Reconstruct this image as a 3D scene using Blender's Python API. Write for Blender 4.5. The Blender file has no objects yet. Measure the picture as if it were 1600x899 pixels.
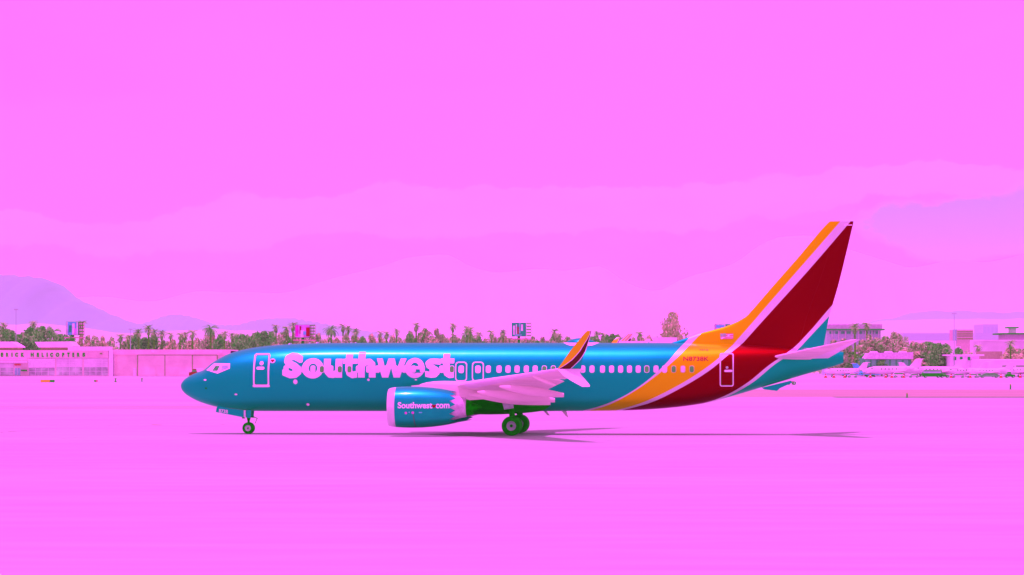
import bpy, bmesh, math, random
import numpy as np
from mathutils import Vector, Matrix

# ------------------------------------------------------------------ palette
# The supplied photograph shows false colours: every pixel of the original was decoded with
# green read as luma, blue as Cb and red as Cr.  Every colour below is written as the natural
# one; AS_SUPPLIED = True paints and lights the place in the supplied colours, False in natural ones.
AS_SUPPLIED = True
# daylight reaching an upright surface, per channel (in the supplied colours green barely
# follows the light: it comes from the sky only)
TINT = (1.25, 0.205, 1.25) if AS_SUPPLIED else (1.25, 1.22, 1.18)

def lin(v):
    v /= 255.0
    return v / 12.92 if v <= 0.04045 else ((v + 0.055) / 1.055) ** 2.4

def C(c, k=1.0, flat=False):
    q = (0.52 if flat is True else flat) if flat else k      # level ground gets about twice an upright wall's light
    r, g, b = c
    if AS_SUPPLIED:
        d = (g + 1.402 * (r - 128), g - .344 * (b - 128) - .714 * (r - 128), g + 1.772 * (b - 128))
        d = [max(0, min(255, x)) for x in d]
        return (min(.95, q * lin(d[0]) / TINT[0]), min(.95, k * lin(d[1]) / TINT[1]), min(.95, q * lin(d[2]) / TINT[2]), 1.0)
    return tuple(q * lin(x) / t for x, t in zip(c, TINT)) + (1.0,)

def K(c):            # a sky colour as it should be displayed
    r, g, b = c
    if AS_SUPPLIED:
        d = (g + 1.402 * (r - 128), g - .344 * (b - 128) - .714 * (r - 128), g + 1.772 * (b - 128))
        return tuple(lin(max(0, min(255, x))) for x in d) + (1.0,)
    return tuple(lin(x) for x in c) + (1.0,)

# ------------------------------------------------------------------ camera
S = bpy.context.scene
COL = S.collection
F = 4573.0                      # focal length in photo pixels (1600 wide)
DIST, EYE, HOR = 170.0, 4.05, 570.0
cam = bpy.data.objects.new('camera', bpy.data.cameras.new('camera'))
COL.objects.link(cam)
cam.data.sensor_width = 36.0
cam.data.lens = 36.0 * F / 1600
cam.data.shift_y = (HOR - 449.5) / 1600
cam.data.clip_start = 1.0
cam.data.clip_end = 60000
cam.location = (0, -DIST, EYE)
cam.rotation_euler = (math.pi / 2, 0, 0)
S.camera = cam
S.render.resolution_x, S.render.resolution_y = 1024, 575

# ------------------------------------------------------------------ sky and sun
SUN_EL, SUN_AZ = math.radians(80.2), math.radians(242)     # azimuth clockwise from +Y
W = bpy.data.worlds.new('World'); S.world = W; W.use_nodes = True
nt = W.node_tree; N = nt.nodes; L = nt.links
bg = N['Background']; bg.inputs['Strength'].default_value = 0.1
sky = N.new('ShaderNodeTexSky'); sky.sky_type = 'NISHITA'; sky.sun_disc = False
sky.sun_elevation = SUN_EL; sky.sun_rotation = SUN_AZ
sky.air_density = 1.0; sky.dust_density = 4.0; sky.altitude = 600
tint = N.new('ShaderNodeMix'); tint.data_type = 'RGBA'; tint.blend_type = 'MULTIPLY'
tint.inputs[0].default_value = 1.0; tint.inputs[7].default_value = (1, .2, 1, 1) if AS_SUPPLIED else (1, 1, 1, 1)
L.new(sky.outputs[0], tint.inputs[6])
tc = N.new('ShaderNodeTexCoord')
mp = N.new('ShaderNodeMapping'); mp.inputs['Scale'].default_value = (1.0, 1.0, 3.4)
L.new(tc.outputs['Generated'], mp.inputs['Vector'])
n1 = N.new('ShaderNodeTexNoise'); n1.inputs['Scale'].default_value = 4.5
n1.inputs['Detail'].default_value = 7; n1.inputs['Roughness'].default_value = 0.52
n1.inputs['Distortion'].default_value = 0.6
L.new(mp.outputs[0], n1.inputs['Vector'])
rp = N.new('ShaderNodeValToRGB')
rp.color_ramp.elements[0].position = 0.36; rp.color_ramp.elements[1].position = 0.52
def sky_c(c, k=1.0): return tuple(v * 10 * k for v in K(c)[:3]) + (1,)
rp.color_ramp.elements[0].color = sky_c((226, 222, 230))
rp.color_ramp.elements[1].color = sky_c((232, 233, 238))
e = rp.color_ramp.elements.new(0.72); e.color = sky_c((232, 240, 240))
L.new(n1.outputs['Fac'], rp.inputs[0])
def wm(op, a, b_=None, c_=None, clamp=False):
    q = N.new('ShaderNodeMath'); q.operation = op; q.use_clamp = clamp
    for i, v_ in enumerate((a, b_, c_)):
        if v_ is None: continue
        if isinstance(v_, (int, float)): q.inputs[i].default_value = v_
        else: L.new(v_, q.inputs[i])
    return q.outputs[0]
sp = N.new('ShaderNodeSeparateXYZ'); L.new(tc.outputs['Generated'], sp.inputs[0])
hyp = wm('SQRT', wm('ADD', wm('MULTIPLY', sp.outputs[0], sp.outputs[0]), wm('MULTIPLY', sp.outputs[1], sp.outputs[1])))
elev = wm('DIVIDE', sp.outputs[2], wm('MAXIMUM', hyp, 0.001))
azim = N.new('ShaderNodeMath'); azim.operation = 'ARCTAN2'; L.new(sp.outputs[0], azim.inputs[0]); L.new(sp.outputs[1], azim.inputs[1]); azim = azim.outputs[0]
def nz(scale, detail, zs_=1.0, seed=0.0, rough=.55):
    m_ = N.new('ShaderNodeMapping'); m_.inputs['Scale'].default_value = (1, 1, zs_); m_.inputs['Location'].default_value = (seed, seed * .7, 0)
    L.new(tc.outputs['Generated'], m_.inputs['Vector']); q = N.new('ShaderNodeTexNoise'); q.inputs['Scale'].default_value = scale; q.inputs['Detail'].default_value = detail
    q.inputs['Roughness'].default_value = rough; L.new(m_.outputs[0], q.inputs['Vector']); return q.outputs['Fac']
def over(base, col, fac):
    q = N.new('ShaderNodeMix'); q.data_type = 'RGBA'; L.new(fac, q.inputs[0]); L.new(base, q.inputs[6]); q.inputs[7].default_value = col; return q.outputs[2]
cur = rp.outputs[0]
# heaped cloud banks low over the horizon: their tops are ragged edges
for top_, amp, sc_, seed, col_, soft, k_ in ((.098, .05, 6, 5.2, (230, 233, 238), .004, .8), (.060, .040, 10, 3.1, (216, 240, 236), .0009, 1.0), (.045, .04, 14, 7.7, (228, 230, 236), .0012, .9)):
    edge_ = wm('ADD', wm('ADD', top_ - amp / 2, wm('MULTIPLY', nz(sc_, 9, 1.2, seed, .62), amp)), wm('MULTIPLY', azim, .05))
    f_ = wm('DIVIDE', wm('SUBTRACT', edge_, elev), soft, clamp=True)
    cur = over(cur, sky_c(col_), wm('MULTIPLY', f_, wm('MULTIPLY', nz(sc_ * 2, 5, 2.5, seed + 2), k_ * 2.0, clamp=True)))
# bluish gap between the banks on the right, ragged outline
def blob(az, el, ra, re_, col_, k_, seed):
    global cur
    dx = wm('DIVIDE', wm('SUBTRACT', azim, az), ra); dy = wm('DIVIDE', wm('SUBTRACT', elev, el), re_)
    r_ = wm('ADD', wm('MULTIPLY', dx, dx), wm('MULTIPLY', dy, dy)); r_ = wm('ADD', r_, wm('MULTIPLY', wm('SUBTRACT', nz(22, 6, 1.5, seed), .5), 3.2))
    cur = over(cur, sky_c(col_), wm('MULTIPLY', wm('MULTIPLY', wm('SUBTRACT', 1.0, r_), 3.0, clamp=True), k_))
blob(.155, .047, .040, .012, (112, 164, 206), 1.0, 4.4); blob(.10, .052, .016, .004, (186, 205, 216), .4, 9.1); blob(.21, .055, .05, .012, (116, 166, 206), .9, 12.4)
gain = N.new('ShaderNodeVectorMath'); gain.operation = 'MULTIPLY'; L.new(cur, gain.inputs[0]); gain.inputs[1].default_value = (1.12, 1.05, 1.12) if AS_SUPPLIED else (1, 1, 1)
mixs = N.new('ShaderNodeMix'); mixs.data_type = 'RGBA'; mixs.inputs[0].default_value = 0.93
L.new(tint.outputs[2], mixs.inputs[6]); L.new(gain.outputs[0], mixs.inputs[7])
L.new(mixs.outputs[2], bg.inputs['Color'])

sun = bpy.data.objects.new('sun', bpy.data.lights.new('sun', 'SUN'))
sun.data.energy = 5.0; sun.data.angle = math.radians(0.53)
sun.data.color = (1.0, 0.06, 0.98) if AS_SUPPLIED else (1.0, 0.96, 0.9)
COL.objects.link(sun)
sd = Vector((math.cos(SUN_EL) * math.sin(SUN_AZ), math.cos(SUN_EL) * math.cos(SUN_AZ), math.sin(SUN_EL)))
sun.rotation_euler = sd.to_track_quat('Z', 'Y').to_euler()
sun.location = (0, 0, 200)
S.view_settings.view_transform = 'Standard'
S.view_settings.look = 'None'
S.view_settings.exposure = 0.0
S.view_settings.gamma = 1.0
S.cycles.volume_bounces = 3
S.cycles.max_bounces = 10

# ------------------------------------------------------------------ helpers
rnd = random.Random(7)
MATS = {}
def mat(name, c, rough=0.6, metal=0.0, var=0.06, scale=1.5, bump=0.0, coat=0.0, spec=0.08, stretch=None, c2=None, k=1.0, flat=False):
    if name in MATS: return MATS[name]
    m = bpy.data.materials.new(name); m.use_nodes = True
    n = m.node_tree.nodes; l = m.node_tree.links; b = n['Principled BSDF']
    b.inputs['Roughness'].default_value = rough; b.inputs['Metallic'].default_value = metal
    b.inputs['Coat Weight'].default_value = coat * (.9 if AS_SUPPLIED else 1); b.inputs['Coat Roughness'].default_value = 0.12
    b.inputs['Specular IOR Level'].default_value = spec * (.6 if AS_SUPPLIED else 2)
    t = n.new('ShaderNodeTexCoord'); no = n.new('ShaderNodeTexNoise')
    mpn = n.new('ShaderNodeMapping')
    if stretch: mpn.inputs['Scale'].default_value = stretch
    l.new(t.outputs['Object'], mpn.inputs['Vector']); l.new(mpn.outputs[0], no.inputs['Vector'])
    no.inputs['Scale'].default_value = scale; no.inputs['Detail'].default_value = 6
    r = n.new('ShaderNodeValToRGB'); a = C(c, k, flat)
    q = C(c2, k, flat) if c2 else tuple(v * (1 - 2.2 * var) for v in a[:3]) + (1,)
    r.color_ramp.elements[0].color = q; r.color_ramp.elements[0].position = 0.32
    r.color_ramp.elements[1].color = tuple(min(1, v * (1 + var)) for v in a[:3]) + (1,); r.color_ramp.elements[1].position = 0.66
    l.new(no.outputs['Fac'], r.inputs[0]); l.new(r.outputs[0], b.inputs['Base Color'])
    if bump:
        bp = n.new('ShaderNodeBump'); bp.inputs['Strength'].default_value = bump; bp.inputs['Distance'].default_value = 0.05
        l.new(no.outputs['Fac'], bp.inputs['Height']); l.new(bp.outputs[0], b.inputs['Normal'])
    MATS[name] = m
    return m

class MB:
    def __init__(s): s.v = []; s.f = []; s.m = []
    def add(s, vs, fs, mi=0):
        o = len(s.v); s.v += [tuple(p) for p in vs]
        s.f += [tuple(i + o for i in f) for f in fs]; s.m += [mi] * len(fs)
    def box(s, x0, x1, y0, y1, z0, z1, mi=0, M=None):
        vs = [(x, y, z) for z in (z0, z1) for y in (y0, y1) for x in (x0, x1)]
        if M is not None: vs = [M @ Vector(p) for p in vs]
        s.add(vs, [(0, 2, 3, 1), (4, 5, 7, 6), (0, 1, 5, 4), (2, 6, 7, 3), (0, 4, 6, 2), (1, 3, 7, 5)], mi)
    def rings(s, rs, mi=0, cap=True, closed=True):
        n = len(rs[0]); vs = [p for r in rs for p in r]; fs = []
        for i in range(len(rs) - 1):
            for j in range(n if closed else n - 1):
                k = (j + 1) % n
                fs.append((i * n + j, (i + 1) * n + j, (i + 1) * n + k, i * n + k))
        if cap:
            fs.append(tuple(range(n))); fs.append(tuple(reversed(range((len(rs) - 1) * n, len(rs) * n))))
        s.add(vs, fs, mi)
    def rod(s, a, b, r0, r1=None, n=10, mi=0, cap=True):
        r1 = r0 if r1 is None else r1
        a = Vector(a); b = Vector(b); d = (b - a).normalized()
        u = d.orthogonal().normalized(); w = d.cross(u)
        rs = [[p + (u * math.cos(t) + w * math.sin(t)) * r for t in [2 * math.pi * i / n for i in range(n)]] for p, r in ((a, r0), (b, r1))]
        s.rings(rs, mi, cap)
    def revolve(s, prof, axis='x', c=(0, 0, 0), n=32, mi=0, cap=False, wob=None):
        rs = []
        for p, r in prof:
            ring = []
            for i in range(n):
                t = 2 * math.pi * i / n; q = p
                if wob: q = p + wob(p, i, n)
                if axis == 'x': ring.append((c[0] + q, c[1] + r * math.cos(t), c[2] + r * math.sin(t)))
                elif axis == 'y': ring.append((c[0] + r * math.cos(t), c[1] + q, c[2] + r * math.sin(t)))
                else: ring.append((c[0] + r * math.cos(t), c[1] + r * math.sin(t), c[2] + q))
            rs.append(ring)
        s.rings(rs, mi, cap)
    def build(s, name, mats, parent=None, smooth=False, loc=None):
        me = bpy.data.meshes.new(name); me.from_pydata(s.v, [], s.f)
        for m in (mats if isinstance(mats, (list, tuple)) else [mats]): me.materials.append(m)
        me.polygons.foreach_set('material_index', s.m)
        bm = bmesh.new(); bm.from_mesh(me); bmesh.ops.recalc_face_normals(bm, faces=bm.faces); bm.to_mesh(me); bm.free()
        if smooth:
            me.polygons.foreach_set('use_smooth', [True] * len(me.polygons)); me.set_sharp_from_angle(angle=math.radians(38))
        o = bpy.data.objects.new(name, me); COL.objects.link(o)
        if parent is not None: o.parent = parent
        if loc is not None: o.location = loc
        return o

def sheet(name, vs, fs, m, parent=None, smooth=False):      # open sheet, winding kept
    me = bpy.data.meshes.new(name); me.from_pydata([tuple(v) for v in vs], [], fs); me.materials.append(m)
    if smooth: me.polygons.foreach_set('use_smooth', [True] * len(me.polygons))
    o = bpy.data.objects.new(name, me); COL.objects.link(o)
    if parent is not None: o.parent = parent
    return o

def empty(name, loc=(0, 0, 0), rz=0):
    o = bpy.data.objects.new(name, None); COL.objects.link(o); o.location = loc; o.rotation_euler = (0, 0, rz)
    o.empty_display_size = 0.3
    return o
def tag(o, label=None, cat=None, group=None, kind=None):
    if label: o['label'] = label
    if cat: o['category'] = cat
    if group: o['group'] = group
    if kind: o['kind'] = kind
    return o
def copy_tree(o, parent=None):
    c = o.copy(); COL.objects.link(c); c.parent = parent
    for ch in list(o.children):
        copy_tree(ch, c)
    return c
def at(px, py, d):            # a point d metres from the camera that the photo shows at px, py
    return Vector(((px - 800) * d / F, d - DIST, EYE + (HOR - py) * d / F))
def pchip(xs, ys):
    xs = np.array(xs, float); ys = np.array(ys, float)
    h = np.diff(xs); dl = np.diff(ys) / h; m = np.zeros(len(xs))
    for i in range(1, len(xs) - 1):
        if dl[i - 1] * dl[i] > 0:
            w1 = 2 * h[i] + h[i - 1]; w2 = h[i] + 2 * h[i - 1]
            m[i] = (w1 + w2) / (w1 / dl[i - 1] + w2 / dl[i])
    m[0], m[-1] = dl[0], dl[-1]
    def f(x):
        x = min(max(x, xs[0]), xs[-1]); i = min(int(np.searchsorted(xs, x, 'right')) - 1, len(xs) - 2); i = max(i, 0)
        t = (x - xs[i]) / h[i]
        return float((2*t**3-3*t*t+1)*ys[i] + (t**3-2*t*t+t)*h[i]*m[i] + (-2*t**3+3*t*t)*ys[i+1] + (t**3-t*t)*h[i]*m[i+1])
    return f

def text_cells(body, offset=0.0, step_u=None, step_v=None):
    """the letters of BODY as flat triangulated cells in a unit box: (verts, faces)"""
    cu = bpy.data.curves.new('t', 'FONT'); cu.body = body; cu.offset = offset; cu.resolution_u = 6
    ob = bpy.data.objects.new('t', cu); COL.objects.link(ob)
    dg = bpy.context.evaluated_depsgraph_get(); me = bpy.data.meshes.new_from_object(ob.evaluated_get(dg))
    bm = bmesh.new(); bm.from_mesh(me)
    bpy.data.objects.remove(ob); bpy.data.curves.remove(cu); bpy.data.meshes.remove(me)
    bmesh.ops.remove_doubles(bm, verts=bm.verts, dist=1e-5)
    xs = [v.co.x for v in bm.verts]; ys = [v.co.y for v in bm.verts]
    x0, x1, y0, y1 = min(xs), max(xs), min(ys), max(ys)
    for v in bm.verts: v.co = Vector(((v.co.x - x0) / (x1 - x0), (v.co.y - y0) / (y1 - y0), 0))
    if step_v:
        k = 1
        while k * step_v < 1:
            bmesh.ops.bisect_plane(bm, geom=bm.verts[:] + bm.edges[:] + bm.faces[:], plane_co=(0, k * step_v, 0), plane_no=(0, 1, 0)); k += 1
    bmesh.ops.triangulate(bm, faces=bm.faces)
    for f in bm.faces:
        if f.normal.z < 0: f.normal_flip()
    bm.verts.index_update()
    out = [(v.co.x, v.co.y) for v in bm.verts], [tuple(v.index for v in f.verts) for f in bm.faces]
    bm.free(); return out

# ------------------------------------------------------------------ ground
def mottled_ground(name, c, c2, sc=(0.05, 0.6), rough=0.85, bump=0.3, gk=.70):
    m = bpy.data.materials.new(name); m.use_nodes = True
    n = m.node_tree.nodes; l = m.node_tree.links; b = n['Principled BSDF']; b.inputs['Roughness'].default_value = rough
    t = n.new('ShaderNodeTexCoord')
    def noise(s, d, st):
        mpn = n.new('ShaderNodeMapping'); mpn.inputs['Scale'].default_value = st; l.new(t.outputs['Object'], mpn.inputs['Vector'])
        q = n.new('ShaderNodeTexNoise'); q.inputs['Scale'].default_value = s; q.inputs['Detail'].default_value = d
        l.new(mpn.outputs[0], q.inputs['Vector']); return q
    a = noise(sc[0], 5, (0.25, 1, 1)); f = noise(sc[1], 8, (0.2, 1, 1)); g = noise(30, 3, (1, 1, 1))
    mx = n.new('ShaderNodeMix'); mx.data_type = 'FLOAT'; mx.inputs[0].default_value = 0.45
    l.new(a.outputs['Fac'], mx.inputs[2]); l.new(f.outputs['Fac'], mx.inputs[3])
    mx2 = n.new('ShaderNodeMix'); mx2.data_type = 'FLOAT'; mx2.inputs[0].default_value = 0.2
    l.new(mx.outputs[0], mx2.inputs[2]); l.new(g.outputs['Fac'], mx2.inputs[3])
    r = n.new('ShaderNodeValToRGB'); r.color_ramp.elements[0].position = 0.38; r.color_ramp.elements[1].position = 0.6
    r.color_ramp.elements[0].color = C(c2, gk, True); r.color_ramp.elements[1].color = C(c, gk, True); b.inputs['Specular IOR Level'].default_value = .1
    l.new(mx2.outputs[0], r.inputs[0]); l.new(r.outputs[0], b.inputs['Base Color'])
    bp = n.new('ShaderNodeBump'); bp.inputs['Strength'].default_value = bump; bp.inputs['Distance'].default_value = 0.02
    l.new(g.outputs['Fac'], bp.inputs['Height']); l.new(bp.outputs[0], b.inputs['Normal'])
    return m
M_desert = mottled_ground('desert_soil', (210, 206, 200), (212, 196, 190))
M_conc = mottled_ground('concrete_pavement', (214, 215, 210), (222, 204, 204), (0.05, 0.6))
M_apron = mottled_ground('apron_concrete', (214, 218, 214), (222, 210, 208), (0.03, 0.3))
M_should = mottled_ground('shoulder_soil', (192, 172, 158), (176, 158, 146), (0.08, 0.7))
M_dark = mat('worn_rubber_seam', (120, 108, 100), 0.9, flat=True, var=0.3, scale=3)
M_yellow = mat('painted_yellow_line', (212, 178, 120), 0.8, var=0.15, scale=2)

def strip(name, x0, x1, y0, y1, z, m, thick=0.25):
    b = MB(); b.box(x0, x1, y0, y1, z - thick, z); o = b.build(name, m); o['kind'] = 'structure'; return o
g = MB()
GX, GY = 26000, 30000
g.add([(-GX, -900, 0), (GX, -900, 0), (GX, GY, 0), (-GX, GY, 0)], [(0, 1, 2, 3)])
gr = g.build('ground', M_desert); gr['kind'] = 'structure'
yd = lambda py: EYE * F / (py - HOR) - DIST           # world y of ground seen at image row py
# taxiway concrete the airliner stands on, the soil shoulders beyond, the far apron
strip('taxiway', -900, 900, -240, yd(621), 0.004, M_conc, 0.2)
strip('taxiway_shoulder', 22, 700, yd(620.6), yd(609), 0.008, M_should, 0.2)
strip('runway', -900, 900, yd(604), yd(598), 0.006, M_apron, 0.2)
strip('parking_apron', -1500, 1500, yd(593), 1200, 0.004, M_apron, 0.2)
strip('soil_patch', -200, -22, yd(639), yd(634.5), 0.012, mottled_ground('patch_soil', (206, 184, 172), (188, 168, 154), (0.1, 0.9)), 0.2)
# pavement edge line seen as a thin dark row on the right, joints and cracks on the taxiway
strip('pavement_edge', 40, 700, yd(621.4), yd(620.7), 0.03, M_dark, 0.05)
M_joint = mat('tar_joint', (206, 194, 188), .9, var=.1, scale=2, flat=True)
for k in range(-7, 24):
    y = .9 + 7.6 * k
    if abs(k) > 0 and y < yd(621) - 2: strip('pavement_joint', -300, 300, y - .035, y + .035, .008, M_joint, .003)
# thin darker line on the ground from nose gear to tail, slightly crooked
c0 = MB()
xs = np.linspace(-15.4, 19, 60)
v = []; rr = random.Random(3)
for x in xs:
    w = 0.075 * (0.8 + 0.4 * rr.random()) * (1 if x < 12 else max(0.15, 1 - (x - 12) / 9)); y = 0.9 - 0.004 * x
    v += [(x, y - w, 0.012), (x, y + w, 0.012)]
c0.add(v, [(2 * i, 2 * i + 2, 2 * i + 3, 2 * i + 1) for i in range(len(xs) - 1)])
tag(c0.build('ground_line', mat('ground_line_tan', (176, 156, 140), .9, flat=True, var=.2, scale=2)), kind='structure')
# tyre scuffs and tar marks
def scuff(pts, w, m, z=0.014, seed=1):
    r = random.Random(seed); b = MB(); vs = []
    P = []
    for (a, c_) in zip(pts[:-1], pts[1:]):
        for k in range(8): P.append((a[0] + (c_[0] - a[0]) * k / 8, a[1] + (c_[1] - a[1]) * k / 8))
    P.append(pts[-1])
    for px, py in P:
        q = at(px, py, EYE * F / (py - HOR)); ww = w * (0.15 + r.random())
        vs += [(q.x, q.y - ww, z), (q.x, q.y + ww, z)]
    b.add(vs, [(2 * i, 2 * i + 2, 2 * i + 3, 2 * i + 1) for i in range(len(P) - 1)])
    o = b.build('tyre_scuff', m); o['kind'] = 'structure'; return o
M_sc = mat('rubber_scuff', (184, 160, 150), 0.95, flat=True, var=0.2, scale=4)
M_sc2 = mat('clay_stain', (200, 160, 148), 0.95, flat=True, var=0.12, scale=4)
for i, (pts, w, m) in enumerate([
    ([(95, 686), (140, 682.5), (190, 674.5)], 0.22, M_sc), ([(48, 679), (90, 675)], 0.25, M_sc),
    ([(0, 676), (30, 674), (66, 670.5)], 0.45, M_sc2), ([(0, 685), (24, 682)], 0.2, M_sc2),
    ([(164, 666), (172, 664.5), (186, 664)], 0.45, M_sc2), ([(237, 664), (253, 664.5)], 0.6, M_sc2),
    ([(346, 663.5), (351, 663.7)], 0.3, M_sc2), ([(80, 665), (90, 664)], 0.5, M_sc2),
    ([(742, 656), (774, 655)], 0.18, M_sc), ([(1411, 643.5), (1417, 643.7)], 0.55, M_sc2), ([(1331, 637.5), (1338, 637.4)], 0.6, M_sc2),
    ([(1298, 640), (1304, 640.4)], 0.7, M_sc2), ([(1379, 718), (1389, 719)], 0.18, mat('straw_mark', (226, 214, 160), .9, flat=True)),
    ([(240, 616.5), (262, 616)], 1.0, M_sc), ([(425, 722.5), (518, 722.2)], 0.03, M_sc)]):
    scuff(pts, w, m, seed=i)

# ------------------------------------------------------------------ hills
M_hill = mat('hazed_blue_hillside', (142, 167, 190), 0.95, flat=.47, var=0.05, scale=0.0008, bump=0.0)  # bluish hill colours hold distance haze, besides the air volume
M_hill2 = mat('hazed_grey_hillside', (142, 164, 184), 0.95, flat=.45, var=0.04, scale=0.0008)
M_hill3 = mat('hazed_foothill', (204, 212, 214), 0.95, flat=.55, var=0.02, scale=0.0008)  # foothill tone brought close to the sky, haze put into its colour
def hill(name, ridge, d, m, depth=2500, seed=1):
    f = pchip([p[0] for p in ridge], [p[1] for p in ridge]); r = random.Random(seed)
    x0, x1 = ridge[0][0], ridge[-1][0]; nx, ny = 180, 14; vs = []
    ph = [r.random() * 6.28 for _ in range(8)]
    for j in range(ny + 1):
        t = j / ny; dd = d - depth * 0.5 + depth * t; prof = max(0.0, math.sin(math.pi * min(1, t / 0.5) / 2) if t <= .5 else math.cos((t - .5) * math.pi)) 
        for i in range(nx + 1):
            px = x0 + (x1 - x0) * i / nx; z = max(0.0, (HOR - f(px)) * d / F)
            wob = 1 + 0.10 * math.sin(px * .11 + ph[0] + t * 9) * (1 - prof) + 0.012 * math.sin(px * .5 + ph[1]) + .01 * math.sin(px * 1.3 + ph[2])
            vs.append(((px - 800) * d / F, dd - DIST, -3 + z * prof * wob))
    fs = [(j * (nx + 1) + i, j * (nx + 1) + i + 1, (j + 1) * (nx + 1) + i + 1, (j + 1) * (nx + 1) + i) for j in range(ny) for i in range(nx)]
    o = sheet(name, vs, fs, m, smooth=True); o['kind'] = 'structure'; return o
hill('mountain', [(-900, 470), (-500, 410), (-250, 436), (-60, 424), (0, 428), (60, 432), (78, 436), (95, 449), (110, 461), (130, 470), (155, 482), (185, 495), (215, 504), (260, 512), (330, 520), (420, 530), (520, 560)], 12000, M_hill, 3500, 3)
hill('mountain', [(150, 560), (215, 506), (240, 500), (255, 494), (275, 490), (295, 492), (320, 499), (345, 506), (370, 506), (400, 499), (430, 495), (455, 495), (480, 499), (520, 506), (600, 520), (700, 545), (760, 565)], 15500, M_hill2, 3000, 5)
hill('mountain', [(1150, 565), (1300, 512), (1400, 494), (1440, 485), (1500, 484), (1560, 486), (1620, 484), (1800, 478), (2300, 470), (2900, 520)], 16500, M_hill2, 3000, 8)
hill('mountain', [(-300, 560), (-100, 500), (100, 462), (250, 468), (330, 452), (420, 458), (500, 440), (560, 424), (610, 410), (640, 400), (690, 397), (740, 416), (800, 424), (860, 419), (930, 417), (980, 440), (1030, 452), (1060, 440), (1100, 424), (1150, 408), (1190, 382), (1225, 368), (1262, 366), (1300, 378), (1350, 398), (1420, 414), (1500, 408), (1580, 402), (1700, 396), (1900, 440), (2200, 540)], 22000, mat('hazed_far_range', (222, 219, 226), .95, flat=.9, var=.03, scale=.0006), 4500, 21)  # range coloured almost as pale as the sky, haze painted in
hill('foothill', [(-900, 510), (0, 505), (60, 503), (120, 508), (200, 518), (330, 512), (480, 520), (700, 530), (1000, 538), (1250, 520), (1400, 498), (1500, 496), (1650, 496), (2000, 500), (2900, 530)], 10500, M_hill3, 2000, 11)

# ================================================================== THE AIRLINER
YAW = math.radians(4.5); AX = 19.22
cy, sy = math.cos(YAW), math.sin(YAW)
plane = empty('airliner', (-AX * cy, AX * sy, 0), -YAW)
tag(plane, 'blue airliner with yellow and red striped tail taxiing past from right to left', 'airliner')
def P(px, py, ly=0.0):        # where the photo's px, py falls on the aircraft's plane y = ly
    k = (px - 800) / F
    u = (k * (DIST + cy * ly) - sy * ly) / (cy + k * sy)
    d = DIST - sy * u + cy * ly
    return AX + u, EYE + (HOR - py) * d / F

top_px = [(282.6, 603.3), (283.6, 599.6), (285.7, 596.4), (289, 592.6), (292.8, 590), (301.7, 585), (310.6, 581.4), (319.5, 578.2), (325, 573.6), (331, 568.2), (336.5, 564.4),
          (346, 558.8), (364, 550.9), (381.8, 546.3), (399.6, 543), (417, 540.8), (435, 539.2), (470, 537.3), (520, 536.2), (580, 536), (1000, 536), (1080, 536.6), (1140, 538), (1200, 540.6), (1260, 545), (1300, 548), (1316, 549.8), (1317.8, 550.2)]
bot_px = [(282.6, 603.7), (283.6, 607.6), (285.7, 611), (289, 614.6), (293, 617.8), (301.7, 623), (310.6, 627.3), (328, 633.2), (345, 637.4), (365, 640.6), (385, 642.2), (420, 642.6), (870, 642.6), (940, 642.2), (980, 641.4), (1013, 640), (1051, 637), (1104, 629.6), (1142, 619.6), (1200, 602.5), (1260, 584.6), (1316, 568), (1317.8, 567.2)]
tp = [P(a, b) for a, b in top_px]; bp_ = [P(a, b) for a, b in bot_px]
zt = pchip([a for a, b in tp], [b for a, b in tp]); zb = pchip([a for a, b in bp_], [b for a, b in bp_])
XN, XT = tp[0][0], tp[-1][0]
wf = pchip([XN, XN + .04, XN + .15, XN + .35, XN + .7, XN + 1.1, XN + 1.6, XN + 2.2, XN + 3, XN + 4, XN + 5, XN + 6.2, 25, 27, 29, 31, 33, 35, 37, XT - .1, XT],
           [0, .17, .36, .56, .80, 1.02, 1.22, 1.42, 1.60, 1.75, 1.84, 1.88, 1.88, 1.85, 1.74, 1.54, 1.26, .93, .55, .31, .28])
zm = pchip([XN, XN + 1, XN + 2, 4, 6, 25, 30, 34, XT], [2.83, 2.96, 3.1, 3.32, 3.45, 3.45, 3.72, 4.10, 4.46])
def fus_y(x, z, off=0.0):     # half breadth of the fuselage at height z
    m = zm(x); h = (zt(x) - m) if z > m else (m - zb(x))
    q = max(0.0, 1 - ((z - m) / max(h, 1e-3)) ** 2)
    return wf(x) * math.sqrt(q) + off
xs = list(XN + 6.5 * (np.linspace(0, 1, 44) ** 1.9)) + list(np.linspace(XN + 6.5, XT - .6, 64))[1:] + list(np.linspace(XT - .6, XT, 8))[1:]
NR = 96; rs = []
for x in xs:
    m, t, b_, w = zm(x), zt(x), zb(x), wf(x); ring = []
    m = min(max(m, b_ + .001), t - .001)
    for i in range(NR):
        a = 2 * math.pi * i / NR; s_ = math.sin(a)
        ring.append((x, w * math.cos(a), m + ((t - m) if s_ > 0 else (m - b_)) * s_))
    rs.append(ring)

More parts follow.
